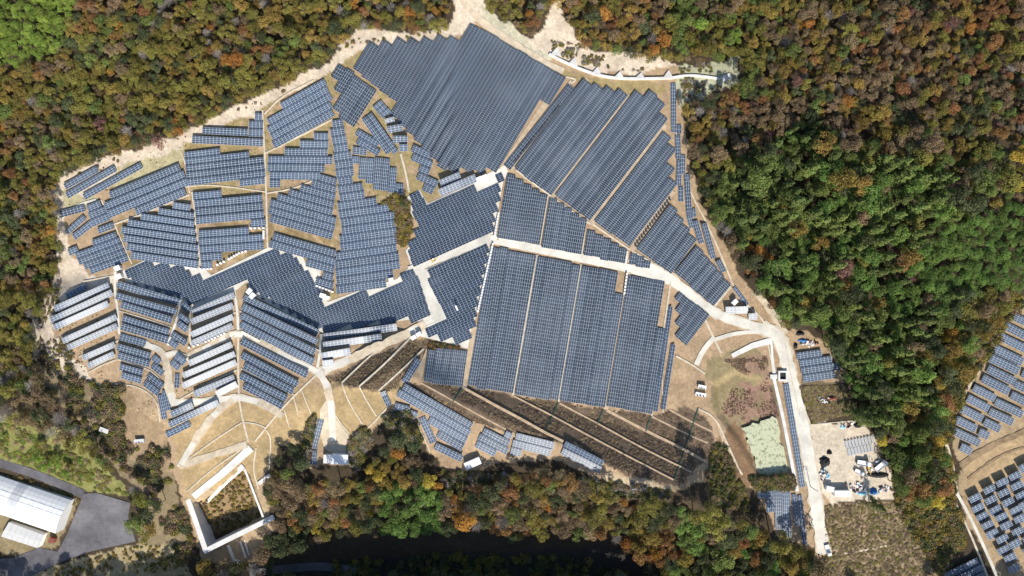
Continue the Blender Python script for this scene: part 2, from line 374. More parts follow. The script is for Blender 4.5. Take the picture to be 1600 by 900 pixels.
ROADS = [("concrete_road", [(640,423),(680,404),(766,373)], 14), ("concrete_road", [(764,373),(850,391),(980,418),(1046,438)], 13),
         ("concrete_road", [(984,402),(1050,436),(1092,472),(1130,497),(1196,514),(1222,526)], 14),
         ("concrete_road", [(1190,510),(1216,524),(1226,552),(1240,605),(1254,665),(1264,715),(1271,765),(1280,820),(1288,866)], 19),
         ("concrete_road", [(664,506),(640,519),(575,549),(500,582)], 11), ("concrete_road", [(498,580),(512,606),(518,640),(520,690)], 10),
         ("concrete_road", [(298,556),(340,534),(372,517),(425,545),(500,583)], 7.5), ("concrete_road", [(226,538),(250,546),(261,566),(263,600),(270,630)], 9),
         ("concrete_road", [(258,556),(276,550),(292,562),(300,554)], 6.5),
         ("concrete_road", [(266,630),(320,628),(372,620),(410,630),(442,650)], 8.5), ("concrete_road", [(370,620),(338,642),(312,676),(288,716),(280,730)], 8.5),
         ("concrete_road", [(280,728),(330,712),(386,694)], 7)]
for nm, p, w in ROADS[2:]: ribbon('road_shoulder', p, w + 3.2, M_DIRT, dz=0.19, wob=.45)
for nm, p, w in ROADS: ribbon(nm, p, w, M_CONC, dz=0.23, wob=.12)
ribbon("sand_track", [(1180,455),(1205,485),(1228,522)], 11, M_DIRT, wob=.35)
ribbon("sand_track", [(700,-60),(722,6),(760,40),(830,86),(880,112)], 10, M_DIRT, wob=.3)
M_RUT = mat("rutted_earth", (0.24, 0.17, 0.10), 0.95, 0.3, 0.4, bump=0.15)
ribbon("dirt_track", [(1502,728),(1530,706),(1566,690),(1650,650)], 9, M_RUT, wob=.5)
ribbon("dirt_track", [(1512,748),(1545,722),(1580,704),(1650,684)], 3.5, M_RUT, wob=.6)
ribbon("dirt_track", [(1590,480),(1555,530),(1522,590),(1494,640),(1478,690)], 6, M_DIRT, wob=.4)
ribbon("dirt_track", [(1478,690),(1492,740),(1496,775)], 5, M_DIRT, wob=.4)
ribbon("foot_trail", [(1130,690),(1118,650),(1136,700),(1160,742)], 3, M_TAN, wob=.3)
ribbon("foot_trail", [(1296,868),(1340,862),(1400,850)], 3, M_DIRT, wob=.4)
drape("packed_yard", [(500,640),(514,618),(525,655),(546,682),(560,700),(548,728),(506,700),(500,672)], 0.1, M_DIRT)
drape("gravel_lane", [(916,120),(921,126),(800,268),(794,263)], 0.16, M_TAN)
for p, w in [([(985,150),(860,309)], 8.5), ([(1040,194),(922,351)], 8.5), ([(1052,298),(986,391)], 9), ([(982,426),(946,640)], 7.5), ([(796,272),(776,375)], 6), ([(742,510),(724,608)], 9),
             ([(855,158),(780,264)], 10)]:
    ribbon("gravel_lane", p, w, M_TAN, dz=0.18, smooth=False, w1=(2 if p[0] == (855,158) else None))
DRAINS = [([(410,172),(413,230),(416,300),(417,352),(418,388)], 2.6), ([(413,240),(470,212),(520,186)], 2.2), ([(413,178),(440,150),(490,125)], 2.0), ([(417,302),(455,296),(500,278)], 2.0),
          ([(290,292),(330,288),(416,300)], 1.8), ([(174,352),(240,328),(296,304)], 2.2), ([(180,352),(196,392),(206,412)], 2.0), ([(158,312),(170,338)], 2.0), ([(300,300),(306,350),(313,420)], 2.4),
          ([(296,302),(290,256),(282,236)], 1.8), ([(626,240),(634,270),(639,300)], 3), ([(840,398),(801,618)], 3), ([(908,413),(873,628)], 3), ([(856,306),(843,384)], 2), ([(915,346),(909,402)], 2), ([(980,392),(977,416)], 4),
          ([(1048,440),(1018,650)], 2.5), ([(1034,560),(1036,645)], 1.2), ([(806,266),(860,306)], 2.5), ([(864,309),(922,350)], 2.5), ([(926,350),(984,390)], 2.5), ([(988,392),(1052,430),(1112,482)], 2.5), ([(892,126),(786,260)], 2.5), 
          ([(885,120),(902,124),(892,130)], 2), ([(1114,482),(1142,448)], 3), ([(1102,500),(1115,528),(1127,552)], 3), ([(1056,556),(1082,570),(1102,584)], 2.5), ([(1115,528),(1098,548),(1088,570)], 8),
          ([(1118,530),(1150,520),(1194,518)], 6), ([(1144,442),(1166,476),(1186,492),(1196,508)], 2.4), ([(1100,340),(1124,392),(1144,442)], 2.2), ([(1053,130),(1056,208),(1064,250),(1078,300),(1100,340)], 2.0),
          ([(180,424),(179,456),(184,484),(186,522)], 3.5), ([(284,466),(276,500),(262,540)], 3.5), ([(366,454),(371,488),(372,516)], 4), ([(372,520),(372,580),(373,616)], 3), ([(373,622),(380,660),(388,690)], 3), 
          ([(496,584),(460,618),(432,648),(398,690)], 2.5), ([(297,480),(296,520),(298,540)], 3), ([(502,522),(500,550),(496,574)], 4), ([(186,486),(140,510),(88,530)], 2), ([(186,486),(228,498),(268,512)], 2), 
          ([(186,532),(150,546),(122,558)], 2), ([(182,562),(160,570),(138,582)], 2), ([(184,562),(210,570),(238,580),(256,600)], 2), ([(180,600),(218,604),(246,626),(250,660)], 1.8), 
          ([(370,578),(320,602),(278,626)], 2), ([(376,576),(430,604),(462,618)], 2), ([(296,520),(340,502),(368,488)], 2), ([(374,486),(440,518),(498,548)], 2), ([(296,716),(340,684),(378,660)], 1.8), ([(292,768),(330,734),(380,700)], 1.8),
          ([(382,660),(400,662),(414,668)], 1.8), ([(416,672),(424,686),(420,734)], 2), ([(400,700),(395,734),(404,764)], 2), ([(470,606),(478,628),(486,646)], 1.6), ([(458,618),(466,648)], 1.6), ([(444,640),(452,668)], 1.6),
          ([(534,598),(577,557),(592,546)], 2.2), ([(561,604),(600,570),(641,528)], 2.6), ([(591,611),(630,576),(662,545)], 2.6), ([(534,598),(541,620),(552,640),(566,662)], 2), ([(561,604),(575,630),(588,650)], 2),
          ([(503,592),(514,622),(524,652),(546,678)], 2.2), ([(604,638),(584,660),(556,688)], 2), ([(618,640),(640,642),(652,660),(672,706)], 1.6), ([(1090,638),(1118,652),(1135,690),(1158,740)], 2.2), 
          ([(92,344),(120,320),(150,312)], 3.5), ([(182,430),(150,436),(130,440)], 2.2), ([(1198,530),(1204,556),(1208,584)], 2), ([(1226,528),(1234,580),(1250,650)], 1.4), ([(1264,664),(1350,656)], 1.4), ([(1495,770),(1520,815),(1560,905)], 4.5), ([(1490,780),(1515,830),(1545,905)], 3)]
for p, w in DRAINS: ribbon("drainage_channel", p, w, M_DRAIN if w < 3.1 else M_CONC, dz=0.27, skirt=0.9)
BERMS = [([(657,598),(708,626),(756,653),(804,678)], 2.4), ([(726,607),(775,634),(820,658),(850,675),(880,690)], 4), ([(803,619),(862,649),(913,677),(983,714),(1053,750)], 2.4),
         ([(874,630),(933,661),(1007,702),(1081,738)], 2.4), ([(948,641),(1009,673),(1067,701),(1103,722)], 4.2), ([(1019,651),(1077,680),(1106,692)], 2.3), ([(1046,640),(1082,660),(1114,675)], 2.6)]
for p, w in BERMS: ribbon("terrace_path", p, w, M_BERM, dz=0.15, skirt=1.2, wob=.15)
for p in [[(872,630),(850,676)], [(943,640),(933,662)], [(1017,650),(1009,674)], [(1091,638),(1076,684),(1053,751)], [(722,607),(708,627)]]:
    ribbon("drain_chute", p, 1.7, M_GREENP, dz=0.35, skirt=0.7, smooth=False, kind="structure")

# ------------------------------------------------------------------ solar panel rows
ORD = ["first","second","third","fourth","fifth","sixth","seventh","eighth","ninth","tenth","eleventh","twelfth","thirteenth","fourteenth","fifteenth","sixteenth",
       "seventeenth","eighteenth","nineteenth","twentieth","twenty-first","twenty-second","twenty-third","twenty-fourth","twenty-fifth","twenty-sixth","twenty-seventh","twenty-eighth","twenty-ninth","thirtieth"]
ORD += [t + "-" + u for t in ("thirty", "forty", "fifty", "sixty", "seventy") for u in ORD[:9]]
def build_row(p0, p1, w, typ, tilt, label, group, low=0.55, na=None, gap=0.04, name="solar_panel_row", follow=False, dark=False):
    """one table of modules: p0->p1 centre line on the map, w = depth in map units; tilt: degrees, low side to the right of travel when looking down (south)"""
    p0 = np.array(p0, float); p1 = np.array(p1, float); Lm = np.hypot(*(p1 - p0)); d = (p1 - p0) / Lm
    q = np.array([-d[1], d[0]])
    if q[1] < 0: q = -q                                          # q points down the picture = south, the low side
    al, ac = (5.6, 3.33) if typ == 'L' else (3.33, 5.6)
    nl = max(1, int(round(Lm / al))); na = na or max(1, int(round(w / ac)))
    al = Lm / nl; wd = w * (1 - gap); ac = wd / na
    t = math.tan(math.radians(tilt)); wobble = rnd.uniform(-.9, .9)
    t2 = math.tan(math.radians(tilt + wobble))
    # heights along the row
    us = np.linspace(0, Lm, nl + 1); cpt = p0[None] + d[None] * us[:, None]
    a_, b_ = cpt + q * wd / 2, cpt - q * wd / 2
    if follow: t2 -= float(np.mean(Z(*a_.T) - Z(*b_.T))) / (wd * S)
    zc = Z(cpt[:, 0], cpt[:, 1]); zm = np.maximum.reduce([zc, Z(*a_.T) + wd * S / 2 * t2, Z(*b_.T) - wd * S / 2 * t2])
    if nl > 4:
        ker = np.ones(5) / 5; zm = np.convolve(np.pad(zm, 2, mode='edge'), ker, 'valid')
    zb = zm + low + wd * S / 2 * (abs(t) if follow else abs(t2))
    def P(u, v, dz):                                             # u along, v across (map units), arrays
        z = np.interp(u, us, zb) - v * S * t2 + dz
        return W(p0[0] + d[0] * u + q[0] * v, p0[1] + d[1] * u + q[1] * v, z)
    base = P(np.array([Lm / 2]), np.array([0.0]), 0)[0]; base[2] = float(Z(*((p0 + p1) / 2)))
    o = thing(name, label, "solar panels", base, group)
    # aluminium frame slab
    v = []
    for uu, vv, dz in ((us, -wd / 2, 0), (us, wd / 2, 0), (us, -wd / 2, -.06), (us, wd / 2, -.06)): v.append(P(uu, np.full_like(uu, vv), dz))
    n = nl + 1; VV = np.concatenate(v) - base; F = []
    for i in range(nl):
        F += [(i, n + i, n + i + 1, i + 1), (2 * n + i, 2 * n + i + 1, 3 * n + i + 1, 3 * n + i), (i, i + 1, 2 * n + i + 1, 2 * n + i), (n + i + 1, n + i, 3 * n + i, 3 * n + i + 1)]
    F += [(0, 2 * n, 3 * n, n), (n - 1, 2 * n - 1, 4 * n - 1, 3 * n - 1)]
    fr_ = link("frame", mesh("frame", VV, F, M_FRAME), o)
    # posts
    bits = []
    for u in np.arange(al * .5, Lm, max(al * 2, 10.0)):
        for vv in (-wd * .33, wd * .33):
            pt = P(np.array([u]), np.array([vv]), -.06)[0] - base
            bits.append(box_vf(pt[0], pt[1], pt[2] - low - 0.9 - (zm.max() - zc.min()), pt[2], .05, .05))
    if bits:
        vv, ff = join(bits); tag(link("posts", mesh("posts", vv, ff, M_POST), fr_), kind="stuff")
    # modules
    ii, jj = np.meshgrid(np.arange(nl), np.arange(na), indexing='ij'); ii = ii.ravel(); jj = jj.ravel()
    bx_, by_ = (.057 if dark else .070) / S, (.057 if dark else .070) / S
    u0, u1 = ii * al + bx_, (ii + 1) * al - bx_; v0, v1 = -wd / 2 + jj * ac + by_, -wd / 2 + (jj + 1) * ac - by_
    T = [P(u0, v0, .03), P(u0, v1, .03), P(u1, v1, .03), P(u1, v0, .03)]
    B = [P(u0, v0, .002), P(u0, v1, .002), P(u1, v1, .002), P(u1, v0, .002)]
    qs = [np.stack(T, 1)]
    if d[0] * q[1] - d[1] * q[0] < 0: qs = [np.stack(T[::-1], 1)]
    for a in range(4): c = (a + 1) % 4; qs.append(np.stack([T[a], B[a], B[c], T[c]], 1))
    allq = np.stack(qs, 1).reshape(-1, 3) - base; nq = len(allq) // 4
    tone = np.clip(rng.normal(.5, .10, len(ii)) + rnd.uniform(-.17, .17) + rng.normal(0, .09, na)[jj] + (rng.random(len(ii)) < .012) * .5, 0, 1.2)
    g = link("glass_modules", quads_mesh("glass_modules", allq, nq, (M_GLASS, M_GLASS_SLATE, M_GLASS_DARK)[int(dark)], ("tone", np.repeat(tone, 5))), o); tag(g, kind="stuff")
    return o

def field(desc, poly, ang, w, typ='L', tilt=3.0, gap=0.03, low=0.55, adj="blue"):
    a = math.radians(ang); d = np.array([math.cos(a), math.sin(a)]); q = np.array([-d[1], d[0]])
    P = np.array(poly, float); pu, pv = P @ d, P @ q
    n = max(1, int(round((pv.max() - pv.min()) / w))); w = (pv.max() - pv.min()) / n
    al = 5.6 if typ == 'L' else 3.33
    runs = []
    for k in range(n):
        vc = pv.min() + (k + .5) * w
        us = np.arange(pu.min(), pu.max() + al, al / 4)
        ok = np.ones(len(us), bool)
        cnt = np.zeros(len(us), int)
        for vv in (-.36, -.12, .12, .36):
            pts = us[:, None] * d + (vc + vv * w) * q; cnt += inpoly(pts[:, 0], pts[:, 1], poly)
        ok = cnt >= 3
        i = 0
        while i < len(us):
            if ok[i]:
                j = i
                while j + 1 < len(us) and ok[j + 1]: j += 1
                L = us[j] - us[i]; m = int((L + al * .4) / al)
                if m >= 2:
                    c = (us[i] + us[j]) / 2; runs.append((k, vc, c - m * al / 2, c + m * al / 2))
                i = j + 1
            else: i += 1
    side = ("from the top" if q[1] > 0 else "from the bottom") if abs(q[1]) > .6 else ("from the left" if q[0] > 0 else "from the right")
    ks = sorted(set(r[0] for r in runs))
    for r in runs:
        same = [s for s in runs if s[0] == r[0]]; extra = ""
        if len(same) > 1:
            words_ = (["left", "right"] if d[0] > 0.5 else (["upper", "lower"] if d[1] > 0 else ["lower", "upper"])) if len(same) == 2 else ["near", "middle", "far"] + ["last"] * 5
            extra = words_[same.index(r)] + " part of "
        nk = ks.index(r[0])
        if len(ks) > 1: lab = f"{extra}{ORD[nk]} {adj} row {side}, {desc[4:]}"
        else: lab = f"{extra}{adj} solar panel row, {desc[4:]}"
        p0 = r[2] * d + r[1] * q; p1 = r[3] * d + r[1] * q
        build_row(p0, p1, w, typ, tilt, lab, "solar panel rows in " + desc, low, gap=gap, follow=True, dark=2 if adj == 'dark blue' else int(any(k in desc for k in ('main', 'northern', 'diamond', 'toothed', 'strip'))))
def rows(desc, lst, adj, side="from the top", typ='L', tilt=14, low=0.35, na=None):
    for i, r in enumerate(lst):
        x0, y0, x1, y1, w = r[:5]
        lab = f"{ORD[i]} {adj} table {side} {desc}" if len(lst) > 1 else f"{adj} solar panel table {desc}"
        build_row((x0, y0), (x1, y1), w, typ, r[5] if len(r) > 5 else tilt, lab, "solar tables " + desc, low, na, name="solar_table")

# --- dense fields (outline, row direction in degrees, row depth)
field("the big northern field", [(553,107),(574,70),(593,64),(609,65),(627,61),(643,61),(658,60),(672,60),(690,56),(704,55),(722,67),(741,39),(752,44),(885,121),(859,163),(848,162),(777,263),(762,272),(735,268),(692,269),(677,249),(638,208),(612,180),(619,160),(590,139),(572,127)], -59, 16.8, 'P', 2, 0.015)
field("the strip beside the ditch", [(890,131),(899,138),(796,266),(786,259)], -51.5, 9.5, 'L', 2)
field("the second northern field", [(914,124),(925,130),(940,136),(968,139),(981,148),(861,306),(803,264)], -52.5, 16.8, 'P', 3, 0.015)
field("the third northern field", [(993,144),(1031,143),(1035,160),(1040,190),(922,345),(866,306)], -52.5, 16.8, 'P', 3, 0.015)
field("the fourth northern field", [(1038,203),(1049,218),(1053,235),(1055,246),(1050,262),(1055,290),(983,386),(929,347)], -52.5, 16.8, 'P', 3, 0.015)
field("the diamond field above main road", [(1049,316),(1087,376),(1049,428),(994,390)], -53, 16.8, 'P', 3, 0.02)
field("the diamond field at road's end", [(1090,382),(1142,446),(1114,479),(1055,428)], -50, 16.8, 'P', 3, 0.02)
field("the toothed field below road bend", [(1062,456),(1106,489),(1072,541),(1058,528),(1057,466)], -53, 12.5, 'P', 3, 0.02)
for nm, poly in [("the first tall main column", [(772,384),(838,398),(801,617),(730,604)]), ("the second tall main column", [(842,399),(906,413),(872,627),(804,618)]),
                 ("the third tall main column", [(910,413),(974,426),(945,638),(875,628)]), ("the fourth tall main column", [(982,428),(1045,441),(1019,648),(950,637)])]:
    field(nm, poly, 99.5, 13.3, 'L', 2, 0.012)
field("the wedge field above main road", [(794,270),(808,278),(856,306),(843,383),(776,372)], 99.5, 13.3, 'L', 2, 0.012)
field("the trapezoid above main road", [(859,307),(870,312),(914,342),(908,399),(847,386)], 99.5, 13.3, 'L', 2, 0.012)
field("the triangle field above main road", [(919,355),(980,390),(976,413),(913,400)], 99.5, 12, 'L', 2, 0.012)
field("the tiny triangle above main road", [(986,392),(1016,409),(1015,421),(984,414)], 99.5, 10, 'L', 2, 0.012)
field("the square block left of main", [(671,545),(708,543),(731,547),(722,607),(662,598)], 98, 13.3, 'L', 3, 0.012)
field("the dark field above white road", [(638,306),(657,298),(671,323),(743,292),(748,301),(770,292),(768,283),(776,279),(774,266),(784,262),(790,271),(784,283),(782,310),(771,362),(645,418),(634,389),(645,370),(652,352),(645,337)], -24, 13.2, 'L', -2.5, 0.012, adj="dark blue")
field("the dark field below white road", [(671,421),(761,381),(766,395),(757,440),(748,480),(743,508),(735,529),(718,537),(674,527),(659,521),(658,512),(694,495),(667,438)], -24, 13.2, 'L', -2.5, 0.012, adj="dark blue")
field("the long dark zigzag field", [(192,425),(231,408),(288,416),(299,427),(319,434),(422,390),(460,397),(470,413),(478,420),(502,453),(508,481),(572,454),(574,460),(626,440),(626,428),(645,420),(657,440),(673,492),(658,499),(583,509),(506,520),(397,458),(387,442),(364,454),(300,480),(285,469),(199,439)], -24, 13.0, 'L', -2.5, 0.012, adj="dark blue")
field("the tall central field", [(522,188),(534,187),(540,205),(553,259),(554,290),(567,289),(573,305),(587,308),(590,318),(603,317),(608,327),(617,328),(625,417),(612,436),(609,443),(525,460),(523,400),(531,385),(531,352),(527,320),(529,305),(515,201)], -8, 12.6, 'L', 4, 0.015)
field("the block left of northern field", [(518,118),(529,100),(537,104),(556,74),(565,79),(550,110),(567,127),(588,143),(552,198),(534,188),(525,178),(520,163),(530,150),(522,140),(528,131)], -58, 13.3, 'L', 3, 0.02)
field("the slanted field at drain's top", [(437,162),(508,122),(517,144),(521,182),(429,232),(418,201),(417,187),(441,171)], -29, 13.0, 'L', 5, 0.015)
field("the field left of upper drain", [(286,238),(344,232),(346,242),(390,240),(392,250),(412,249),(416,287),(373,292),(371,282),(293,288)], -6.5, 11.5, 'L', 8, 0.04)
field("the field right of upper drain", [(490,208),(513,208),(514,240),(521,245),(521,257),(508,257),(507,270),(500,280),(441,281),(440,293),(420,293),(416,246),(443,246),(443,233),(468,233),(468,221),(490,221)], 0.5, 11.9, 'L', 7, 0.03)
field("the middle field left of drain", [(300,301),(345,298),(348,310),(411,303),(415,354),(393,356),(390,342),(305,348)], -5, 12, 'L', 8, 0.05)
field("the lower field left of drain", [(308,361),(389,355),(392,366),(411,365),(413,388),(358,398),(335,407),(331,419),(314,421)], -4, 12, 'L', 7, 0.03)
field("the tilted field right of drain", [(420,312),(442,302),(475,290),(492,281),(504,273),(525,280),(528,292),(521,333),(527,342),(519,374),(421,347)], 16, 12, 'L', 5, 0.03)
field("the field round bare concrete pad", [(426,363),(526,393),(521,454),(488,441),(485,435),(501,435),(504,419),(479,416),(474,406),(452,396),(421,386)], 16, 12, 'L', 5, 0.03)
field("the stepped west field", [(186,355),(205,344),(224,335),(257,327),(274,316),(299,320),(303,335),(313,418),(205,405),(196,385),(190,368)], 8, 12.6, 'L', 12, 0.07)
field("the slanted north-west field", [(162,318),(175,298),(279,255),(295,287),(292,303),(252,322),(172,345)], -22.5, 12.6, 'L', 8, 0.06)
field("the small block by the west drain", [(135,322),(155,313),(173,341),(147,354),(136,333)], -22, 11, 'L', 6, 0.03)
field("the westernmost block", [(145,375),(160,371),(182,364),(203,406),(156,424),(143,428),(113,404),(121,395),(138,389)], -20, 11, 'L', 6, 0.03)
rows("at the north-west tip of the farm", [(101,292,152,264,10.5), (104,306,180,263,10.5), (131,308,221,258,10.5)], "light blue", tilt=10)
rows("by the west forest edge", [(94,335,132,325,11), (153,361,177,352,10), (104,364,132,339,9), (115,371,146,347,10.5), (107,395,121,389,11)], "short blue", tilt=8)
rows("left of the upper drain", [(316,204,387,207,11), (300,218,411,223,12)], "light blue", tilt=12)
field("the stub beside the upper drain", [(396,177),(411,177),(412,214),(387,213),(388,190),(396,190)], 1, 12, 'L', 6, 0.03)
# --- small blocks around the dirt saddle
field("the pale band on the dirt saddle", [(565,187),(580,175),(622,236),(612,247)], 55, 9, 'L', 10, 0.05, adj="pale")
field("the tiny square on the dirt saddle", [(581,168),(595,156),(612,174),(597,187)], -40, 10, 'L', 6, 0.05)
rows("on the dirt saddle", [(602,190,616,186,8.5), (605,203,629,199,11), (614,218,637,218,12), (624,231,637,231,11)], "short whitish", tilt=24)
field("the five-sided patch on the dirt saddle", [(551,215),(558,201),(578,212),(598,230),(592,243),(574,235)], 30, 11, 'L', 4, 0.03)
rows("just left of the saddle's footpath", [(551,235,573,237,12)], "short blue", tilt=6)
field("the upright comb block on the dirt saddle", [(550,244),(587,246),(594,243),(609,247),(610,260),(620,261),(620,283),(631,286),(628,307),(585,297),(574,288),(563,282),(563,260),(551,256)], 94, 11.5, 'L', 3, 0.05)
field("the crooked block right of the footpath", [(645,227),(676,239),(678,255),(668,280),(685,285),(676,305),(658,296),(662,283),(650,279),(655,255),(638,242)], 24, 11.5, 'L', 5, 0.03)
field("the whitish patch above the white road", [(687,281),(718,268),(723,278),(741,272),(747,283),(686,309)], -23, 12, 'L', 19, 0.03, adj="whitish")
# --- east rim strips
rows("along the east rim", [(1052,130,1053,207,8.5), (1061,195,1061,209,8), (1059,211,1060,248,9), (1067,242,1066,272,9), (1062,250,1060,290,9), (1073,272,1077,336,9.5), (1064,292,1064,315,8), (1077,337,1082,356,9.5), (1083,326,1084,339,8)], "narrow blue", tilt=4)
rows("in the pale east rim chain", [(1086,345,1096,380,9.5,-14), (1100,349,1115,404,9.5,-18), (1122,407,1131,425,9.5,-18)], "narrow pale", tilt=-16)
rows("below the east rim", [(1147,449,1168,477,6.5)], "narrow dark", tilt=10)
rows("beside the road at the east corner", [(1134,485,1169,484,11.5), (1170,495,1183,494,10.5)], "whitish", "from the left", tilt=23)
field("the block by roadside junk", [(1243,552),(1283,546),(1288,556),(1298,556),(1304,563),(1314,567),(1316,584),(1255,598)], -8, 11, 'L', 5, 0.02)
rows("at the main field's right edge", [(1048,479,1024,643,7,-14), (1052,538,1036,640,7.5,-10)], "long narrow pale", "from the left", tilt=-12)
rows("on top of the dam beside the pond", [(1228,600,1254,761,9.5)], "long narrow blue", tilt=6)
field("the shaded block below the pond", [(1184,768),(1209,764),(1231,767),(1237,842),(1222,840),(1208,812),(1196,790)], 88, 11.5, 'L', 4, 0.03)
rows("beside the road below the dam", [(1240,772,1246,822,8), (1249,774,1258,852,8)], "shaded blue", "from the left", tilt=5)
# --- ridge rows at the south
rows("climbing the south ridge's upper left end", [(654,562,632,598,11)], "steep blue", tilt=5)
field("the big field on the south ridge", [(627,602),(637,603),(742,662),(723,706),(687,686),(682,677),(669,657),(668,647),(641,632),(618,619)], 30, 12, 'L', 5, 0.02)
rows("along the south edge of the ridge field", [(617,635,640,641,12), (641,645,652,650,10), (659,652,677,692,11.5,6), (680,697,722,717,11.5)], "short light blue", "from the left", tilt=14)
field("the block right of ridge path", [(756,666),(778,674),(803,679),(791,712),(735,708)], 27, 12, 'L', 5, 0.02)
field("the ragged block on the south ridge", [(807,676),(868,692),(862,710),(835,705),(805,712),(795,703)], 14, 12, 'L', 5, 0.02)
field("the last block at the ridge's east end", [(882,688),(946,721),(939,741),(874,709)], 27, 11, 'L', 6, 0.03)
rows("on the lit slope left of the ridge", [(598,612,608,634,9.5)], "short blue", tilt=8)
rows("beside the track to the white hut", [(502,655,490,701,10), (491,704,490,726,10)], "narrow blue", tilt=6)
# --- west chevron, left wing
rows("in the left wing of the chevrons", [(85,483,170,446,10.5), (79,501,175,457,10.5), (84,512,169,474,10), (98,533,182,495,9.5), (106,543,183,509,9.5), (129,560,179,538,9.5), (137,572,178,553,9.5)], "whitish", tilt=21.5)
rows("behind the left wing of the chevrons", [(104,463,135,447,9)], "short dark", tilt=-12)
rows("in the blue wing of the left chevrons", [(183,444,280,473,11.3), (181,462,275,488,11), (189,476,269,501,11), (191,498,264,520,11.3), (189,510,263,532,11.3), (187,526,228,537,11,4), (183,542,235,557,11.3), (184,555,234,569,10.5), (187,573,223,583,10.5), (190,586,221,595,10.5)], "blue", tilt=13)
rows("on the short bend between the chevrons", [(284,475,297,487,10), (280,493,294,504,10), (278,505,293,516,10), (268,522,291,537,10.5), (265,533,277,542,10), (239,558,250,567,10.5), (238,571,255,584,10.5), (231,587,254,604,10.5), (226,598,248,615,10.5)], "short blue", tilt=10)
rows("inside the road fork", [(275,556,289,568,11), (268,565,280,576,10)], "tilted blue", tilt=12)
rows("going down the west slope", [(250,617,257,655,9), (257,610,264,641,9.5), (277,584,276,606,8)], "steep dark", "from the left", tilt=2)
# --- white wing and right wing
rows("in the white middle wing of the chevrons", [(301,489,366,461,10), (299,503,364,477,10), (299,523,364,495,9.8), (299,537,363,509,9.8), (295,568,362,538,10), (286,587,367,553,9.8), (285,603,369,566,10), (303,616,366,590,10.5,18), (338,616,370,600,10.5)], "white glinting", tilt=20.5)
rows("below the white middle wing", [(267,648,301,633,10.5), (264,664,341,629,10), (260,680,297,662,10,8)], "pale", tilt=21)
rows("in the right wing of the chevrons", [(381,465,497,521,11.8), (379,479,495,535,11.8), (376,493,492,551,11.8), (376,507,490,566,11.8), (377,533,480,586,11.5), (378,555,465,601,11.5), (382,571,458,612,11), (376,587,448,623,11.5), (381,603,442,635,11)], "long blue", tilt=13)
rows("beside the road under the dark zigzag field", [(506,527,620,511,11.5), (505,540,596,527,11), (502,557,547,549,11.5), (504,569,521,567,11.5)], "white glinting", tilt=20)
# --- farm on the right edge
rows("in the upper right-hand farm's outer file", [(1585,495,1612,508,12.5), (1571,509,1606,527,13), (1563,526,1606,547,13), (1554,545,1598,566,14), (1547,559,1592,580,14), (1543,576,1586,597,14), (1535,591,1577,612,14), (1521,606,1555,623,12.5), (1512,622,1545,639,13), (1502,638,1535,655,13), (1493,655,1525,671,13), (1491,674,1531,693,13), (1501,698,1518,706,13)], "short blue", tilt=9)
rows("in the upper right-hand farm's inner file", [(1597,583,1612,590,12), (1586,600,1612,612,13), (1580,617,1612,633,13), (1555,628,1598,648,13), (1546,643,1583,660,13), (1538,659,1563,671,13), (1530,675,1545,682,13)], "short blue", tilt=9)
def cells(desc, cs, hl=9.5, w=13):
    d = np.array([math.cos(math.radians(-27)), math.sin(math.radians(-27))]) * hl
    rows(desc, [(x - d[0], y - d[1], x + d[0], y + d[1], w) for x, y in cs], "small blue", tilt=17)
cells("in the first file of the lower right-hand farm", [(1524.5,779),(1529,794.5),(1535.5,808),(1544,821),(1551,834.5)])
cells("in the second file of the lower right-hand farm", [(1546.7,765.5),(1549,782),(1555.5,797.8),(1566,809),(1573,822),(1566.7,843),(1568.5,860),(1579,872),(1584.5,888)])
cells("in the third file of the lower right-hand farm", [(1566.7,754.5),(1569,771),(1575.5,785.5),(1588,798),(1594.5,811),(1591,831),(1586.7,850)])
cells("in the last file of the lower right-hand farm", [(1602,730),(1586.7,744.5),(1590,760),(1597,774.5),(1602,789),(1608,842),(1608,860)])
field("the block in the bottom right corner", [(1475,896),(1525,872),(1546,903),(1520,915),(1486,915)], -26, 12, 'L', 12, 0.03)
# ------------------------------------------------------------------ walls, basin, pond
def wall(name, pts, w, top, depth, label, cat="wall", m=None, group=None, **k):
    return ribbon(name, pts, w, m or M_WALL, dz=top, skirt=depth, kind=None, label=label, cat=cat, group=group, smooth=False, **k)
wall("retaining_wall", [(290,770),(322,862)], 8, 0.5, 9, "thick white concrete wall on the left side of the basin", zfix=2.2)
wall("retaining_wall", [(318,862),(428,808)], 7.5, 0.5, 9, "thick white concrete wall along the lower side of the basin", zfix=2.15)
wall("retaining_wall", [(382,733),(388,748),(411,808)], 3, 0.4, 8, "thin white kerb wall on the right side of the basin", zfix=[5.2, 4.0, 2.2])
wall("concrete_ramp", [(392,700),(345,742),(302,776)], 12, 0.3, 3, "long white concrete chute running down to the basin", "ramp", w1=10)
wall("concrete_ramp", [(380,728),(350,756),(322,786)], 8, 0, 3, "short white concrete ramp beside the long ramp of the basin", "ramp", w1=4, zfix=[5.6, 2.2, -3.4])
wall("culvert_slab", [(404,756),(422,742)], 6, 0.6, 1.5, "small white concrete slab right of the basin", "slab")
wall("drain_wall", [(356,852),(366,876),(378,880)], 4, 0.6, 2, "short white outlet wall below the basin", "wall")
wall("drain_wall", [(375,846),(384,872)], 2.5, 0.6, 2, "slim white outlet wall below the basin, right one", "wall")
wall("drain_wall", [(382,844),(389,868)], 1.6, 0.5, 2, "thinnest outlet kerb below the basin, farthest right", "wall")
wall("dam_wall", [(1209,590),(1224,655),(1246,768)], 5, 0.35, 5, "long white concrete dam wall between the pond and the road")
wall("dam_wall", [(1205,532),(1207,560),(1211,588)], 3.5, 0.3, 4, "short white wall leading from the road to the spillway box")
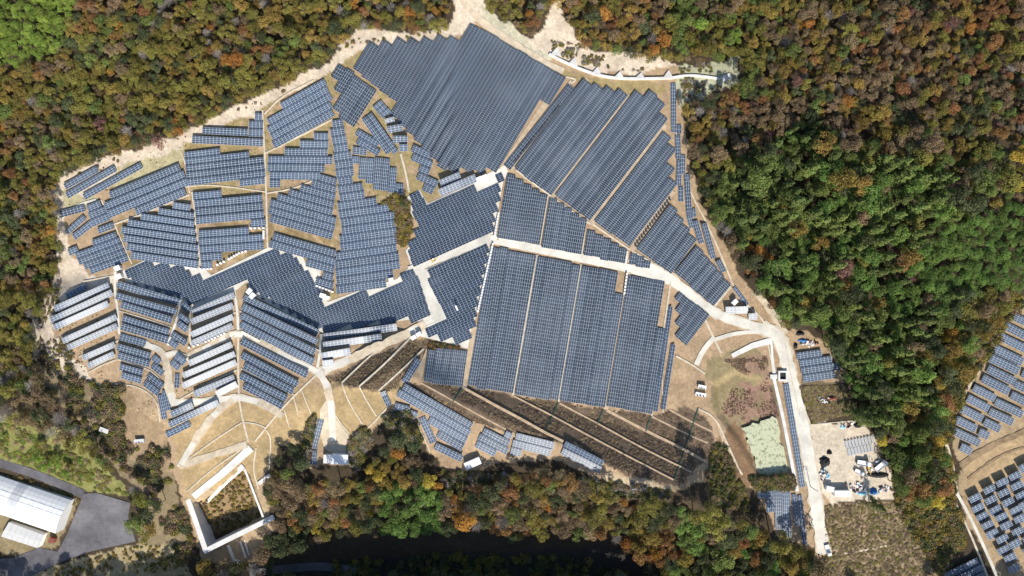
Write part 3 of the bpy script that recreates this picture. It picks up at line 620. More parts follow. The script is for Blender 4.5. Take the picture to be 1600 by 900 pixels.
wall("concrete_ramp", [(1144,556),(1176,540),(1206,532)], 7, 0.35, 2, "white concrete slab running left from the dam road corner", "ramp", w1=10)
# spillway box: walls and dark shaft
c = at(1222, 587, 0); o = thing("spillway_box", "square white concrete spillway box with dark shaft by the dam", "spillway", c)
V_, F_ = join([box_vf(-1.8, 0, -3, 1.2, .4, 2.4), box_vf(1.8, 0, -3, 1.2, .4, 2.4), box_vf(0, 2.0, -3, 1.2, 1.4, .4), box_vf(0, -2.0, -3, 1.2, 1.4, .4)])
link("box_wall", mesh("box_wall", V_, F_, M_WALL), o); v, f = box_vf(0, 0, -3, .25, 1.4, 1.6); link("shaft", mesh("shaft", v, f, M_DARK), o)
v, f = box_vf(-4.2, -.4, -3, .8, 1.6, 1.0); link("outlet_slab", mesh("outlet_slab", v, f, M_WALL), o)
# north-east channel with buttress fins
o = thing("channel_wall", "white stepped concrete channel wall along the north-east edge", "wall", at(960, 120))
base = Vector(o.location)
def rel(me_):
    me_.transform(__import__("mathutils").Matrix.Translation(-base)); return me_
link("channel_top", rel(ribbon_mesh("channel_top", [(858,84),(880,96),(925,115),(966,123),(1046,122),(1062,119)], 3.6, 0.9, 3, M_WALL)), o)
link("channel_tail", rel(ribbon_mesh("channel_tail", [(1060,119),(1085,117),(1126,123)], 3.4, 0.7, 2, M_WALL)), o)
for x, y, ux, uy in [(866,86,5,-13), (893,101,5,-12), (930,116,4,-12), (966,121,3,-10), (999,122,3,-9), (1043,121,2,-12)]:
    z0 = float(Z(x, y)) + .95
    pv = W(np.array([x - 6, x + 10, x + ux, x - 6, x + 10, x + ux]), np.array([y - 1, y + 2.0, y + uy, y - 1, y + 2.0, y + uy]), np.array([z0, z0, z0 - .4, z0 - 3, z0 - 3, z0 - 3])) - np.array(base)
    link("buttress", mesh("buttress", pv, [(0, 1, 2), (0, 3, 4, 1), (1, 4, 5, 2), (2, 5, 3, 0)], M_WALL), o)
wall("outlet_slab", [(1128,124),(1142,118)], 9, 0.5, 1.5, "pale concrete outlet slab at the channel's east end", "slab")
# pond
POND = [(1160,668),(1178,662),(1214,645),(1222,690),(1237,742),(1210,746),(1186,748),(1172,694)]
M_POND = bpy.data.materials.new("duckweed_water"); M_POND.use_nodes = True; nt = M_POND.node_tree; b = nt.nodes["Principled BSDF"]
ge = nt.nodes.new("ShaderNodeNewGeometry"); nz = nt.nodes.new("ShaderNodeTexNoise"); nz.inputs["Scale"].default_value = 0.55; nz.inputs["Detail"].default_value = 9; nz.inputs["Roughness"].default_value = .68
nt.links.new(ge.outputs["Position"], nz.inputs["Vector"]); cr = nt.nodes.new("ShaderNodeValToRGB")
cr.color_ramp.elements[0].position = .37; cr.color_ramp.elements[0].color = (.13, .14, .07, 1); cr.color_ramp.elements[1].position = .49; cr.color_ramp.elements[1].color = (.44, .46, .31, 1)
nt.links.new(nz.outputs["Fac"], cr.inputs[0]); nt.links.new(cr.outputs[0], b.inputs["Base Color"]); b.inputs["Roughness"].default_value = .6
drape("pond_water", POND, 0, M_POND, zfix=-1.9, ragged=7)
# asphalt yard
drape("asphalt_yard", [(126,772),(150,770),(204,786),(200,806),(212,846),(140,862),(90,880),(40,905),(-60,905),(-60,876),(20,872),(60,856),(90,862),(104,836),(128,778)], 0.2, M_ASPH)
ribbon("asphalt_road", [(-60,706),(0,724),(60,742),(130,772)], 13, M_ASPH, dz=.16)
ribbon("shaded_road", [(390,896),(440,890),(500,884),(560,892)], 12, M_ASPH, dz=.16)

# ------------------------------------------------------------------ buildings
def roof_building(name, label, cat, corners, h, arch, mats, nseg=8, stripe=None):
    """corners: roof eaves on the map, order A,B,C,D with AB the long north eave and DC the long south eave"""
    gz = min(float(Z(x, y)) for x, y in corners); P = np.array([W(x, y, gz + h) for x, y in corners])
    loc = P.mean(0); loc[2] = gz; P = P - loc
    o = thing(name, label, cat, loc)
    A, B, Cc, D = P; Vw = [(*q[:2], -1.0) for q in (A, B, Cc, D)] + [tuple(q) for q in (A, B, Cc, D)]
    link("wall", mesh("wall", Vw, [(0, 1, 5, 4), (1, 2, 6, 5), (2, 3, 7, 6), (3, 0, 4, 7)], mats[1]), o)
    ov = 0.25; u = (B - A) / np.linalg.norm(B - A); n_ = 14
    npan = max(4, int(np.linalg.norm(B - A) / 2.2))
    for i in range(npan):                                       # roof sheets one by one
        t0, t1 = i / npan, (i + 1) / npan - .03 / npan * 1.0; Vv = []; Ff = []
        for j in range(nseg + 1):
            s = j / nseg; zz_ = arch * (1 - (2 * s - 1) ** 2) + .12 + (.035 if i % 2 else 0)
            for t in (t0, t1):
                e0 = A + (B - A) * t; e1 = D + (Cc - D) * t; q = e0 + (e1 - e0) * (s * 1.02 - .01); q = q.copy(); q[2] += zz_
                Vv.append(q)
        nn = len(Vv)
        for j in range(nseg): Ff.append((2 * j, 2 * j + 2, 2 * j + 3, 2 * j + 1))
        Vv2 = Vv + [q - np.array([0, 0, .1]) for q in Vv]
        for j in range(nseg): Ff += [(nn + 2 * j, 2 * j, 2 * j + 2, nn + 2 * j + 2)[::-1], (2 * j + 1, 2 * j + 3, nn + 2 * j + 3, nn + 2 * j + 1)[::-1]]
        Ff += [(0, 1, nn + 1, nn), (2 * nseg, nn + 2 * nseg, nn + 2 * nseg + 1, 2 * nseg + 1)]
        link("roof_sheet", mesh("roof_sheet", Vv2, Ff, mats[2] if stripe and i in stripe else mats[0]), o)
    for end in ((A, D), (B, Cc)):                               # gables
        Vg = [end[0] + (end[1] - end[0]) * (j / nseg) + np.array([0, 0, arch * (1 - (2 * j / nseg - 1) ** 2)]) for j in range(nseg + 1)]
        if arch > .05: link("gable", mesh("gable", Vg, [tuple(range(nseg + 1))], mats[1]), o)
    return o, P
o, P = roof_building("warehouse", "big white vault-roofed warehouse at the lower left corner", "warehouse", [(-58,724),(111,782),(88,833),(-81,775)], 6.0, 2.6, (M_WHITE, M_LGREY, M_ROOFG), 10, stripe=(12, 13))
for t in (.28, .42):                                            # seams along the vault
    a0 = P[0] + (P[3] - P[0]) * t; a1 = P[1] + (P[2] - P[1]) * t; zz_ = 2.6 * (1 - (2 * t - 1) ** 2) + .17
    dd = (P[3] - P[0]) / np.linalg.norm(P[3] - P[0]) * .1
    link("roof_seam", mesh("roof_seam", [a0 - dd + (0, 0, zz_), a1 - dd + (0, 0, zz_), a1 + dd + (0, 0, zz_ + .02), a0 + dd + (0, 0, zz_ + .02)], [(3, 2, 1, 0)], M_STEEL), o)
roof_building("annex", "low grey flat-roofed annex below the white warehouse", "building", [(14,816),(68,836),(59,856),(2,838)], 3.4, 0.25, (M_LGREY, M_WHITE, M_LGREY), 2)
def container(name, label, cat, cx, cy, lx, ly, h, ang, m=M_WHITE, parts=()):
    c = at(cx, cy); o = thing(name, label, cat, c); a = -math.radians(ang)
    v, f = box_vf(0, 0, -.4, h - .12, lx * S / 2, ly * S / 2, a); link("body", mesh("body", v, f, m), o)
    v, f = box_vf(0, 0, h - .115, h, lx * S / 2 + .1, ly * S / 2 + .1, a); link("roof", mesh("roof", v, f, m), o)
    u = np.array([math.cos(a), math.sin(a)]); w_ = np.array([math.sin(a), -math.cos(a)])
    d = w_ * (ly * S / 2 + .03)
    v, f = box_vf(d[0], d[1], 0.0, 2.0, .45, .05, a); link("door", mesh("door", v, f, M_ROOFG), o)
    for s in (-1, 1):
        e = d + u * s * lx * S * .3; v, f = box_vf(e[0], e[1], 1.0, 1.8, .4, .04, a); link("window", mesh("window", v, f, M_PANE), o)
    return o
container("site_office", "larger white flat-roofed cabin at the end of the sandy track", "cabin", 533, 715, 25, 14, 3.6, 2)
container("site_office", "smaller white cabin left of the larger one by the track", "cabin", 514, 715, 11, 12, 2.8, 2)
container("storage_container", "long white container beneath the ridge panels at the forest edge", "container", 739, 722, 24, 10, 2.6, -23)
container("shed", "small red-and-grey lean-to between warehouse and verge", "shed", 85, 842, 8, 7, 2.2, 18, M_RUST)
container("storage_container", "white container at the lower edge of the junk yard", "container", 1313, 769, 25, 9, 2.6, 0)
container("storage_container", "little white box cabin on the yard's lower left corner", "container", 1294, 762, 11, 7, 2.3, 12)
container("storage_container", "open grey shelter in the hillside scrub at the left", "shelter", 166, 671, 13, 6, 2.0, 20, M_LGREY)
container("storage_container", "pale slab-roofed shelter right of the scrub hollow at the left", "shelter", 220, 688, 14, 5, 1.6, -4, M_LGREY)
container("storage_container", "pale flat box on the bare slope by the swamp, upper one", "container", 1096, 604, 12, 5, 1.5, 12)
container("storage_container", "pale flat box on the bare slope by the swamp, lower one", "container", 1094, 616, 16, 5, 1.2, 9)

# ------------------------------------------------------------------ inverter cabinets
def cab_mesh(m):
    V_, F_ = join([box_vf(0, 0, 0, 1.35, .55, .32), box_vf(0, .02, 1.352, 1.42, .62, .40), box_vf(0, -.335, .25, 1.15, .42, .015)])
    return mesh("inverter_cabinet", V_, F_, m)
CAB = cab_mesh(M_WHITE); CAB_SHADOW = cab_mesh(mat('shadow_dark_cabinet', (.06, .06, .065), .6, .1, 1.0))  # dark body colour stands in for the shadows along two lanes
def cabinets(p0, p1, n, label, sc_=1.0, rot=None):
    p0 = np.array(p0, float); p1 = np.array(p1, float); ang = -math.atan2(*(p1 - p0)[::-1]) if n > 1 else 0
    for i in range(n):
        p = p0 + (p1 - p0) * (i / max(1, n - 1)); q = at(p[0], p[1], .05)
        o = link("inverter_cabinet", CAB_SHADOW if label.startswith("dark") else CAB, None, tuple(q)); o.rotation_euler[2] = ang if rot is None else math.radians(rot); o.scale = (sc_ * .8, sc_ * .95, sc_ * .85)
        h_ = "left" if abs(p1[0] - p0[0]) > abs(p1[1] - p0[1]) else "top"; k_ = i if (p1[0] > p0[0] if h_ == "left" else p1[1] > p0[1]) else n - 1 - i
        tag(o, ORD[k_] + f" from the {h_}, " + label, "cabinet", "inverter cabinets: " + label)
for a in [((779,334),(773,368),9,"white inverter cabinet in the line left of the wedge field"), ((770,382),(747,486),26,"white inverter cabinet in the line left of the main field"),
          ((872,168),(806,252),17,"dark shadow-coloured inverter cabinet in the line beside the ditch strip"), ((1046,312),(993,384),17,"dark shadow-coloured inverter cabinet along the lane above the diamond field"),
          ((979,428),(975,458),7,"white inverter cabinet in the line between third and fourth columns"), ((292,418),(306,420),4,"white inverter cabinet below the stepped west field"),
          ((315,421),(331,420),4,"white inverter cabinet at the foot of the thin left drain"), ((341,414),(351,409),3,"white inverter cabinet on the first step of the concrete yard"),
          ((359,405),(371,398),4,"white inverter cabinet on the second step of the concrete yard"), ((375,396),(385,393),3,"white inverter cabinet on the third step of the concrete yard"),
          ((393,357),(413,357),4,"white inverter cabinet in the short line by the drain's end"), ((413,362),(413,372),4,"white inverter cabinet in the upright stack by the drain's end"),
          ((381,519),(405,532),6,"white inverter cabinet on the road inside the right chevrons"), ((318,536),(352,521),8,"white inverter cabinet under the fourth white chevron row"),
          ((297,543),(318,536),4,"white inverter cabinet at the left end of the white chevrons"), ((496,447),(520,456),6,"white inverter cabinet under the field with the bare pad")]:
    cabinets(*a)
def substation(label, x, y, ang, k=1.0):
    c = at(x, y); o = thing("transformer_cubicle", label, "cubicle", c); a = -math.radians(ang)
    v, f = box_vf(0, 0, -.2, 2.2 * k, 1.25 * k, .9 * k, a); link("cabinet", mesh("cabinet", v, f, M_WHITE), o)
    v, f = box_vf(0, 0, 2.2 * k + .003, 2.32 * k, 1.35 * k, 1.0 * k, a); link("roof", mesh("roof", v, f, M_WHITE), o)
    for s in (-1, 1):
        e = (math.sin(a) * .92 * k + s * .6 * k * math.cos(a), -math.cos(a) * .92 * k + s * .6 * k * math.sin(a)); v, f = box_vf(e[0], e[1], .2, 1.9 * k, .5 * k, .03, a); link("door", mesh("door", v, f, M_LGREY), o)
substation("white transformer cubicle at the road fork, left one", 647, 527, -30, .9)
substation("white transformer cubicle at the road fork, right one", 655, 522, -30, .9)
substation("white transformer cubicle on the corner of the northern field, left one", 749, 281, -24)
substation("white transformer cubicle on the corner of the northern field, right one", 757, 278, -24)
substation("white transformer cubicle in the notch of the zigzag field, upper", 392, 455, -50)
substation("white transformer cubicle in the notch of the zigzag field, lower", 397, 462, -50)
substation("white transformer cubicle beside the zigzag field's east bend", 506, 462, 15)
substation("white transformer cubicle next to the east bend one", 512, 465, 15, .9)
substation("white transformer cubicle at the west tip of the zigzag field", 187, 419, -25)
substation("white transformer cubicle below the west tip of the zigzag field", 189, 432, -25)
substation("white transformer cubicle under the east diamond field", 1146, 472, -45)
substation("small white cubicle below the tall central field", 612, 437, -10, .8)
# white marker board standing among the dark panels
c = at(714, 481); o = thing("weather_mast", "narrow white sensor board standing among the dark panels", "mast", c)
v, f = box_vf(0, 0, -.2, 2.4, .08, .08); link("pole", mesh("pole", v, f, M_STEEL), o)
v, f = box_vf(0, 0, 2.4, 2.55, .35, 1.25, math.radians(25)); link("board", mesh("board", v, f, M_WHITE), o)

# ------------------------------------------------------------------ vehicles, machines and yard clutter
def wheel_vf(x, y, z, r, w, ang):
    v, f = [], []; n = 10
    for s in (-1, 1):
        for k in range(n):
            t = 2 * math.pi * k / n; lx, ly, lz = math.cos(t) * r, s * w / 2, math.sin(t) * r
            v.append((x + lx * math.cos(ang) - ly * math.sin(ang), y + lx * math.sin(ang) + ly * math.cos(ang), z + lz))
    for k in range(n): f.append((k, (k + 1) % n, n + (k + 1) % n, n + k))
    f += [tuple(reversed(range(n))), tuple(range(n, 2 * n))]; return v, f
def rot2(x, y, a): return x * math.cos(a) - y * math.sin(a), x * math.sin(a) + y * math.cos(a)
def truck(label, x, y, ang, cab_m=M_WHITE, bed_m=M_WHITE, k=1.0):
    c = at(x, y); a = -math.radians(ang); o = thing("flatbed_truck", label, "truck", c)
    def bx(nm, lx, ly, z0, z1, hx, hy, m, tp=1.0):
        p = rot2(lx * k, ly * k, a); v, f = box_vf(p[0], p[1], z0 * k, z1 * k, hx * k, hy * k, a, tp); return link(nm, mesh(nm, v, f, m), o)
    bx("chassis", 0, 0, .45, .7, 2.3, .75, M_BLACK); bx("cab", 1.7, 0, .7, 2.0, .6, .85, cab_m, .88); bx("windscreen", 2.2, 0, 1.25, 1.8, .12, .7, M_PANE)
    bx("load_bed", -.6, 0, .71, .85, 1.6, .88, bed_m)
    for s in (-1, 1): bx("side_board", -.6, s * .9, .85, 1.15, 1.6, .03, bed_m)
    bx("tail_board", -2.2, 0, .85, 1.15, .03, .85, bed_m)
    for lx in (1.5, -1.3):
        for s in (-1, 1):
            p = rot2(lx * k, s * .75 * k, a); v, f = wheel_vf(p[0], p[1], .36 * k, .36 * k, .22 * k, a); link("wheel", mesh("wheel", v, f, M_BLACK), o)
def excavator(label, x, y, ang, k=1.0, m=M_YEL):
    c = at(x, y, .1); a = -math.radians(ang); o = thing("mini_excavator", label, "excavator", c)
    def bx(nm, lx, ly, z0, z1, hx, hy, m, tp=1.0):
        p = rot2(lx * k, ly * k, a); v, f = box_vf(p[0], p[1], z0 * k, z1 * k, hx * k, hy * k, a, tp); return link(nm, mesh(nm, v, f, m), o)
    for s in (-1, 1): bx("track", 0, s * .8, 0, .55, 1.3, .22, M_BLACK)
    bx("house", -.3, 0, .56, 1.35, 1.0, .85, m, .93); bx("cab", .3, .35, 1.352, 2.3, .5, .42, M_WHITE, .9)
    bx("boom", 1.7, -.2, 1.3, 1.6, 1.1, .14, m); bx("arm", 2.75, -.2, .5, 1.7, .14, .12, m); bx("bucket", 2.6, -.2, .05, .5, .35, .35, M_BLACK, .8)
excavator("little yellow and white excavator on the white road's edge", 677, 406, -30, .75)
excavator("yellow excavator parked at the right side of the junk yard", 1357, 731, 80, 1.0)
truck("white flatbed truck left of the yard's yellow excavator", 1347, 723, 8, k=1.3)
truck("white truck at the far right corner of the junk yard", 1374, 727, -40, k=1.4)
truck("white kei truck below the flatbed in the yard", 1341, 737, 25, k=.95)
truck("white pickup at the bottom end of the dam road", 1292, 858, 75, k=1.1)
def heap(name, label, x, y, rx, ry, h, m, seed, cat):
    c = at(x, y); r = random.Random(seed); n, rings = 14, 5; V_ = []; F_ = []
    for i in range(rings + 1):
        t = i / rings
        for k in range(n):
            a = 2 * math.pi * k / n; q = 1 - t * .97; jj = 1 + r.uniform(-.22, .22)
            V_.append((math.cos(a) * rx * S * q * jj, math.sin(a) * ry * S * q * jj, -.3 + (h + .3) * math.sin(t * math.pi / 2) * (1 + r.uniform(-.15, .15))))
    for i in range(rings):
        for k in range(n): F_.append((i * n + k, i * n + (k + 1) % n, (i + 1) * n + (k + 1) % n, (i + 1) * n + k))
    F_.append(tuple(range(rings * n, rings * n + n)))
    return tag(link(name, mesh(name, V_, F_, m), None, tuple(c)), label, cat)
heap("black_bag_heap", "round heap of black bags on the yard's left side", 1289, 721, 10, 9, 1.6, M_BLACK, 1, "heap")
heap("black_bag_heap", "small black heap above the round bag heap", 1296, 707, 5, 4, 1.2, M_BLACK, 2, "heap")
heap("dark_scrap_heap", "long dark scrap heap along the yard's right side", 1372, 742, 19, 5, 1.2, M_BLACK, 3, "heap")
heap("tarp_pile", "bright blue tarpaulin pile at the yard's lower right", 1365, 768, 7, 6, 1.6, M_BLUE, 4, "tarpaulin")
heap("tarp_pile", "light blue tarpaulin sheet at the yard's lower edge", 1347, 771, 11, 4, .6, M_SKY, 5, "tarpaulin")
heap("tarp_pile", "light blue tarpaulin patch at the left junk pile", 1294, 744, 3.5, 5, .6, M_SKY, 6, "tarpaulin")
heap("tarp_pile", "light blue tarpaulin at the top of the yard", 1317, 667, 6, 4, .7, M_SKY, 7, "tarpaulin")
heap("tarp_pile", "long blue tarpaulin on the roadside junk heap", 1254, 532, 9, 3.5, .8, M_BLUE, 8, "tarpaulin")
heap("dark_scrap_heap", "dark scrap heap at the yard's top right corner", 1341, 664, 8, 6, 1.4, M_BLACK, 9, "heap")
heap("dark_scrap_heap", "small dark heap in front of the roadside junk", 1243, 540, 4, 6, 1.0, M_BLACK, 10, "heap")
heap("black_bag_heap", "dark bags behind the roadside junk heap", 1250, 521, 8, 4, 1.0, M_BLACK, 11, "heap")
heap("rusty_scrap_heap", "rust-brown scrap heap beside the dam road", 1300, 622, 9, 5, 1.2, M_RUST, 12, "heap")
def debris(label, x, y, rx, ry, n, seed):
    r = random.Random(seed); mats = [M_WHITE, M_LGREY, M_WHITE, M_PINK, M_SKY, M_STEEL, M_RUST, M_BLACK]
    c = at(x, y); o = thing("scrap_pile", label, "scrap pile", c)
    for i in range(n):
        dx, dy = r.gauss(0, rx * .45) * S, r.gauss(0, ry * .45) * S
        v, f = box_vf(dx, dy, -.3, r.uniform(.3, 1.1), r.uniform(.2, .8), r.uniform(.15, .5), r.uniform(0, 3.1), r.uniform(.5, 1)); link("scrap_piece", mesh("scrap_piece", v, f, r.choice(mats)), o)
debris("mixed white scrap pile at the yard's lower edge", 1340, 763, 16, 8, 34, 21)
debris("white and pink scrap on the yard's left verge", 1286, 740, 9, 12, 26, 22)
debris("white scrap piled between tarpaulin and forest in the yard", 1383, 764, 11, 7, 20, 23)
debris("pinkish white bags heaped beside the dam road corner", 1266, 537, 12, 6, 28, 24)
debris("scattered scrap under the trees beside the dam road", 1290, 626, 14, 8, 16, 25)
debris("white scrap around the parked trucks in the yard", 1366, 722, 12, 10, 16, 26)
debris("bits of scrap along the yard's top fence", 1325, 665, 18, 4, 14, 27)
for r_, (x0, y0, n) in enumerate([(1322,694,9), (1326,706,8)]):         # bundles of steel racking
    for i in range(n):
        x, y = x0 + i * 5.0, y0 - i * 1.0; c = at(x, y); o = thing("rack_bundle", ORD[i] + " bundle of zinc rails from the left in the yard's " + ("upper" if r_ == 0 else "lower") + " row", "rail bundle", c, "racking bundles in the yard, " + ("upper" if r_ == 0 else "lower") + " row")
        for k in range(3):
            v, f = box_vf((k - 1) * .40, 0, .1, .75 - .06 * k, .17, 1.75, math.radians(14)); link("rail", mesh("rail", v, f, M_STEEL), o)
        for s in (-1, 1):
            v, f = box_vf(s * -.3, s * 1.2, 0, .098, .6, .08, math.radians(14)); link("skid", mesh("skid", v, f, M_WOODP), o)
def pole(label, x, y, h):
    c = at(x, y); o = thing("utility_pole", label, "utility pole", c); V_, F_ = [], []; n = 8
    for i, (z, r) in enumerate(((-.5, .19), (h, .12))):
        for k in range(n): V_.append((math.cos(2 * math.pi * k / n) * r, math.sin(2 * math.pi * k / n) * r, z))
    F_ = [(k, (k + 1) % n, n + (k + 1) % n, n + k) for k in range(n)] + [tuple(range(n, 2 * n))]
    link("pole", mesh("pole", V_, F_, M_WOODP), o)
    for dz in (.6, 1.4):
        v, f = box_vf(0, .17, h - dz - .06, h - dz + .06, .9, .05); link("crossarm", mesh("crossarm", v, f, M_STEEL), o)
pole("tall utility pole at the forest edge below the terraces", 985, 756, 10)
pole("utility pole beside the dam road's lower bend", 1266, 760, 8)

# ------------------------------------------------------------------ vegetation
def leaf_mat(name, col, col2, trans=0.33):
    col = [c * 1.22 for c in col]; col2 = [c * 1.22 for c in col2]
    m = bpy.data.materials.new(name); m.use_nodes = True; nt = m.node_tree; b = nt.nodes["Principled BSDF"]
    at = nt.nodes.new("ShaderNodeAttribute"); at.attribute_name = "leaf"
    oi = nt.nodes.new("ShaderNodeObjectInfo")
    mx = nt.nodes.new("ShaderNodeMix"); mx.data_type = 'RGBA'; mx.inputs["A"].default_value = (*col, 1); mx.inputs["B"].default_value = (*col2, 1)
    nt.links.new(at.outputs["Fac"], mx.inputs["Factor"])
    hs = nt.nodes.new("ShaderNodeHueSaturation"); mr = nt.nodes.new("ShaderNodeMapRange"); mr.inputs["To Min"].default_value = .72; mr.inputs["To Max"].default_value = 1.28
    mh = nt.nodes.new("ShaderNodeMapRange"); mh.inputs["To Min"].default_value = .488; mh.inputs["To Max"].default_value = .510
    ml = nt.nodes.new("ShaderNodeMath"); ml.operation = 'MULTIPLY'; ml.inputs[1].default_value = 7.31; fr = nt.nodes.new("ShaderNodeMath"); fr.operation = 'FRACT'
    nt.links.new(oi.outputs["Random"], mr.inputs["Value"]); nt.links.new(mr.outputs[0], hs.inputs["Value"])
    nt.links.new(oi.outputs["Random"], ml.inputs[0]); nt.links.new(ml.outputs[0], fr.inputs[0]); nt.links.new(fr.outputs[0], mh.inputs["Value"]); nt.links.new(mh.outputs[0], hs.inputs["Hue"])
    nt.links.new(mx.outputs["Result"], hs.inputs["Color"]); nt.links.new(hs.outputs[0], b.inputs["Base Color"])
    b.inputs["Roughness"].default_value = .7; b.inputs["Specular IOR Level"].default_value = .15
    tr = nt.nodes.new("ShaderNodeBsdfTranslucent"); ms = nt.nodes.new("ShaderNodeMixShader"); ms.inputs[0].default_value = trans
    nt.links.new(hs.outputs[0], tr.inputs["Color"]); nt.links.new(b.outputs[0], ms.inputs[1]); nt.links.new(tr.outputs[0], ms.inputs[2])
    nt.links.new(ms.outputs[0], nt.nodes["Material Output"].inputs["Surface"]); return m
TINT = {"olive": ((.148, .138, .036), (.265, .24, .064)), "mustard": ((.200, .148, .042), (.33, .245, .068)), "russet": ((.215, .115, .048), (.34, .19, .08)), "orange": ((.33, .16, .042), (.48, .26, .065)),
        "darkgreen": ((.065, .080, .040), (.125, .145, .065)), "green": ((.110, .150, .042), (.20, .245, .072)), "brown": ((.180, .130, .075), (.285, .215, .125)), "grey": ((.23, .205, .18), (.36, .33, .30)),
        "lime": ((.150, .215, .040), (.27, .36, .075)), "cedar": ((.085, .115, .038), (.165, .20, .065)), "freshgreen": ((.105, .175, .042), (.19, .28, .075)), "crimson": ((.18, .10, .08), (.27, .155, .13)), "yellow": ((.30, .235, .04), (.46, .36, .07)), "drypale": ((.24, .185, .105), (.38, .30, .175)), "drybrush": ((.130, .092, .064), (.23, .17, .12))}
LM = {k: leaf_mat("foliage_" + k, *v) for k, v in TINT.items()}
M_BARK = mat("tree_bark", (.10, .085, .07), .95, .2, 2.0)
def leaf_quads(c, n, size, r, flat=0.5):
    """quads at c facing roughly n"""
    N = len(c); n = n + r.normal(0, flat, (N, 3)); n /= np.linalg.norm(n, axis=1)[:, None] + 1e-9
    t = np.cross(n, r.normal(0, 1, (N, 3))); t /= np.linalg.norm(t, axis=1)[:, None] + 1e-9; b_ = np.cross(n, t)
    sx = size * r.uniform(.6, 1.35, (N, 1)); sy = sx * r.uniform(.55, 1.0, (N, 1))
    return np.stack([c - t * sx - b_ * sy * .4, c + t * sx * .3 - b_ * sy, c + t * sx + b_ * sy * .4, c - t * sx * .3 + b_ * sy], 1).reshape(-1, 3)
def crown_broad(seed, nl=19, n=3000, size=.165, rz=.62):
    r = np.random.default_rng(seed); lob = []
    for i in range(nl):
        a = r.uniform(0, 6.28); q = math.sqrt(r.uniform(0, 1)) * 2.45; rr = r.uniform(.55, 1.35)
        lob.append((math.cos(a) * q, math.sin(a) * q, 7.2 + (1 - (q / 2.6) ** 2) * 2.2 + r.uniform(-.9, .9), rr))
    cs, ns, lv = [], [], []
    for x, y, z, rr in lob:
        m = int(n / nl * (rr / 1.2) ** 2); u = r.normal(0, 1, (m, 3)); u[:, 2] = np.abs(u[:, 2]) * 1.0 - .35; u /= np.linalg.norm(u, axis=1)[:, None]
        rad = rr * (.72 + .36 * r.random((m, 1)) ** .7) * (1 + .16 * np.sin(u[:, :1] * 7 + seed) * np.sin(u[:, 1:2] * 6 + x))
        cs.append(np.array([x, y, z]) + u * rad * np.array([1, 1, .8])); ns.append(u); lv.append(np.clip(r.normal(.45, .2, m) + r.uniform(-.3, .3), 0, 1))
    c = np.concatenate(cs); return leaf_quads(c, np.concatenate(ns), size, r, .85), np.concatenate(lv)
def crown_cone(seed, n=2600, size=.16, h=13.0, R=2.5, z0=2.0):
    r = np.random.default_rng(seed); cs, ns = [], []
    for w_ in range(46):
        t = (w_ + r.uniform(0, 1)) / 46; z = z0 + (h - z0) * t; rad = R * (1 - t) ** .75 + .12; a = r.uniform(0, 6.28); m = int(n / 46 * (1.35 - .75 * t))
        L = rad * r.uniform(.75, 1.1); s = r.random(m) ** .6 * L; sp = r.normal(0, .26, m) * (.4 + s / max(L, .1)) * .9
        cs.append(np.stack([math.cos(a) * s - math.sin(a) * sp, math.sin(a) * s + math.cos(a) * sp, z - .22 * s + r.normal(0, .14, m)], 1))
        ns.append(np.tile([math.cos(a) * .5, math.sin(a) * .5, .85], (m, 1)))
    c = np.concatenate(cs); return leaf_quads(c, np.concatenate(ns), size, r, .6), np.clip(r.normal(.45, .22, len(c)), 0, 1)
def crown_bare(seed, n=520):
    r = np.random.default_rng(seed); q = []
    for i in range(n):
        u = r.normal(0, 1, 3); u[2] = abs(u[2]) + .3; u /= np.linalg.norm(u); s0 = r.uniform(.4, 2.2); p = np.array([0, 0, 5.5]) + u * np.array([1.1, 1.1, 1.3]) * s0
        e = p + (u + r.normal(0, .45, 3)) * r.uniform(.5, 1.1); sd = np.cross(e - p, r.normal(0, 1, 3)); sd = sd / np.linalg.norm(sd) * r.uniform(.025, .06)
        q += [p - sd, e - sd * .4, e + sd * .4, p + sd]
    return np.array(q), np.clip(r.normal(.5, .25, n), 0, 1)
def crown_shrub(seed, n=260):
    r = np.random.default_rng(seed); u = r.normal(0, 1, (n, 3)); u[:, 2] = np.abs(u[:, 2]); u /= np.linalg.norm(u, axis=1)[:, None]
    off = r.normal(0, .28, (6, 3)) * np.array([1.3, 1.3, .3]); k = r.integers(0, 6, n)
    c = u * np.array([.72, .72, .62]) * r.uniform(.6, 1.1, (n, 1)) + off[k] + [0, 0, .15]; c[:, 2] = np.abs(c[:, 2])
    return leaf_quads(c, u, .13, r, .7), np.clip(r.normal(.45, .25, n), 0, 1)
def trunk_mesh(h, limbs, seed, r0=.2):
    r = random.Random(seed); V_, F_ = [], []
    def tube(a, b_, ra, rb):
        a, b_ = Vector(a), Vector(b_); d = (b_ - a).normalized(); s = d.orthogonal().normalized(); t = d.cross(s); n0 = len(V_)
        for p, rr in ((a, ra), (b_, rb)):
            for k in range(6): V_.append(tuple(p + (s * math.cos(k * 1.0472) + t * math.sin(k * 1.0472)) * rr))
        for k in range(6): F_.append((n0 + k, n0 + (k + 1) % 6, n0 + 6 + (k + 1) % 6, n0 + 6 + k))
    tube((0, 0, -.8), (0, 0, h * .55), r0, r0 * .7); tube((0, 0, h * .55), (.15, .1, h), r0 * .7, r0 * .2)
    for i in range(limbs):
        a = r.uniform(0, 6.28); z = h * r.uniform(.4, .75); tube((0, 0, z), (math.cos(a) * 1.9, math.sin(a) * 1.9, z + h * .22), r0 * .45, r0 * .12)
    return mesh("trunk", V_, F_, M_BARK)
PROTO = {}
TR_B, TR_C, TR_G = trunk_mesh(8.2, 6, 1), trunk_mesh(12.2, 0, 2, .17), trunk_mesh(7.6, 9, 3, .16)
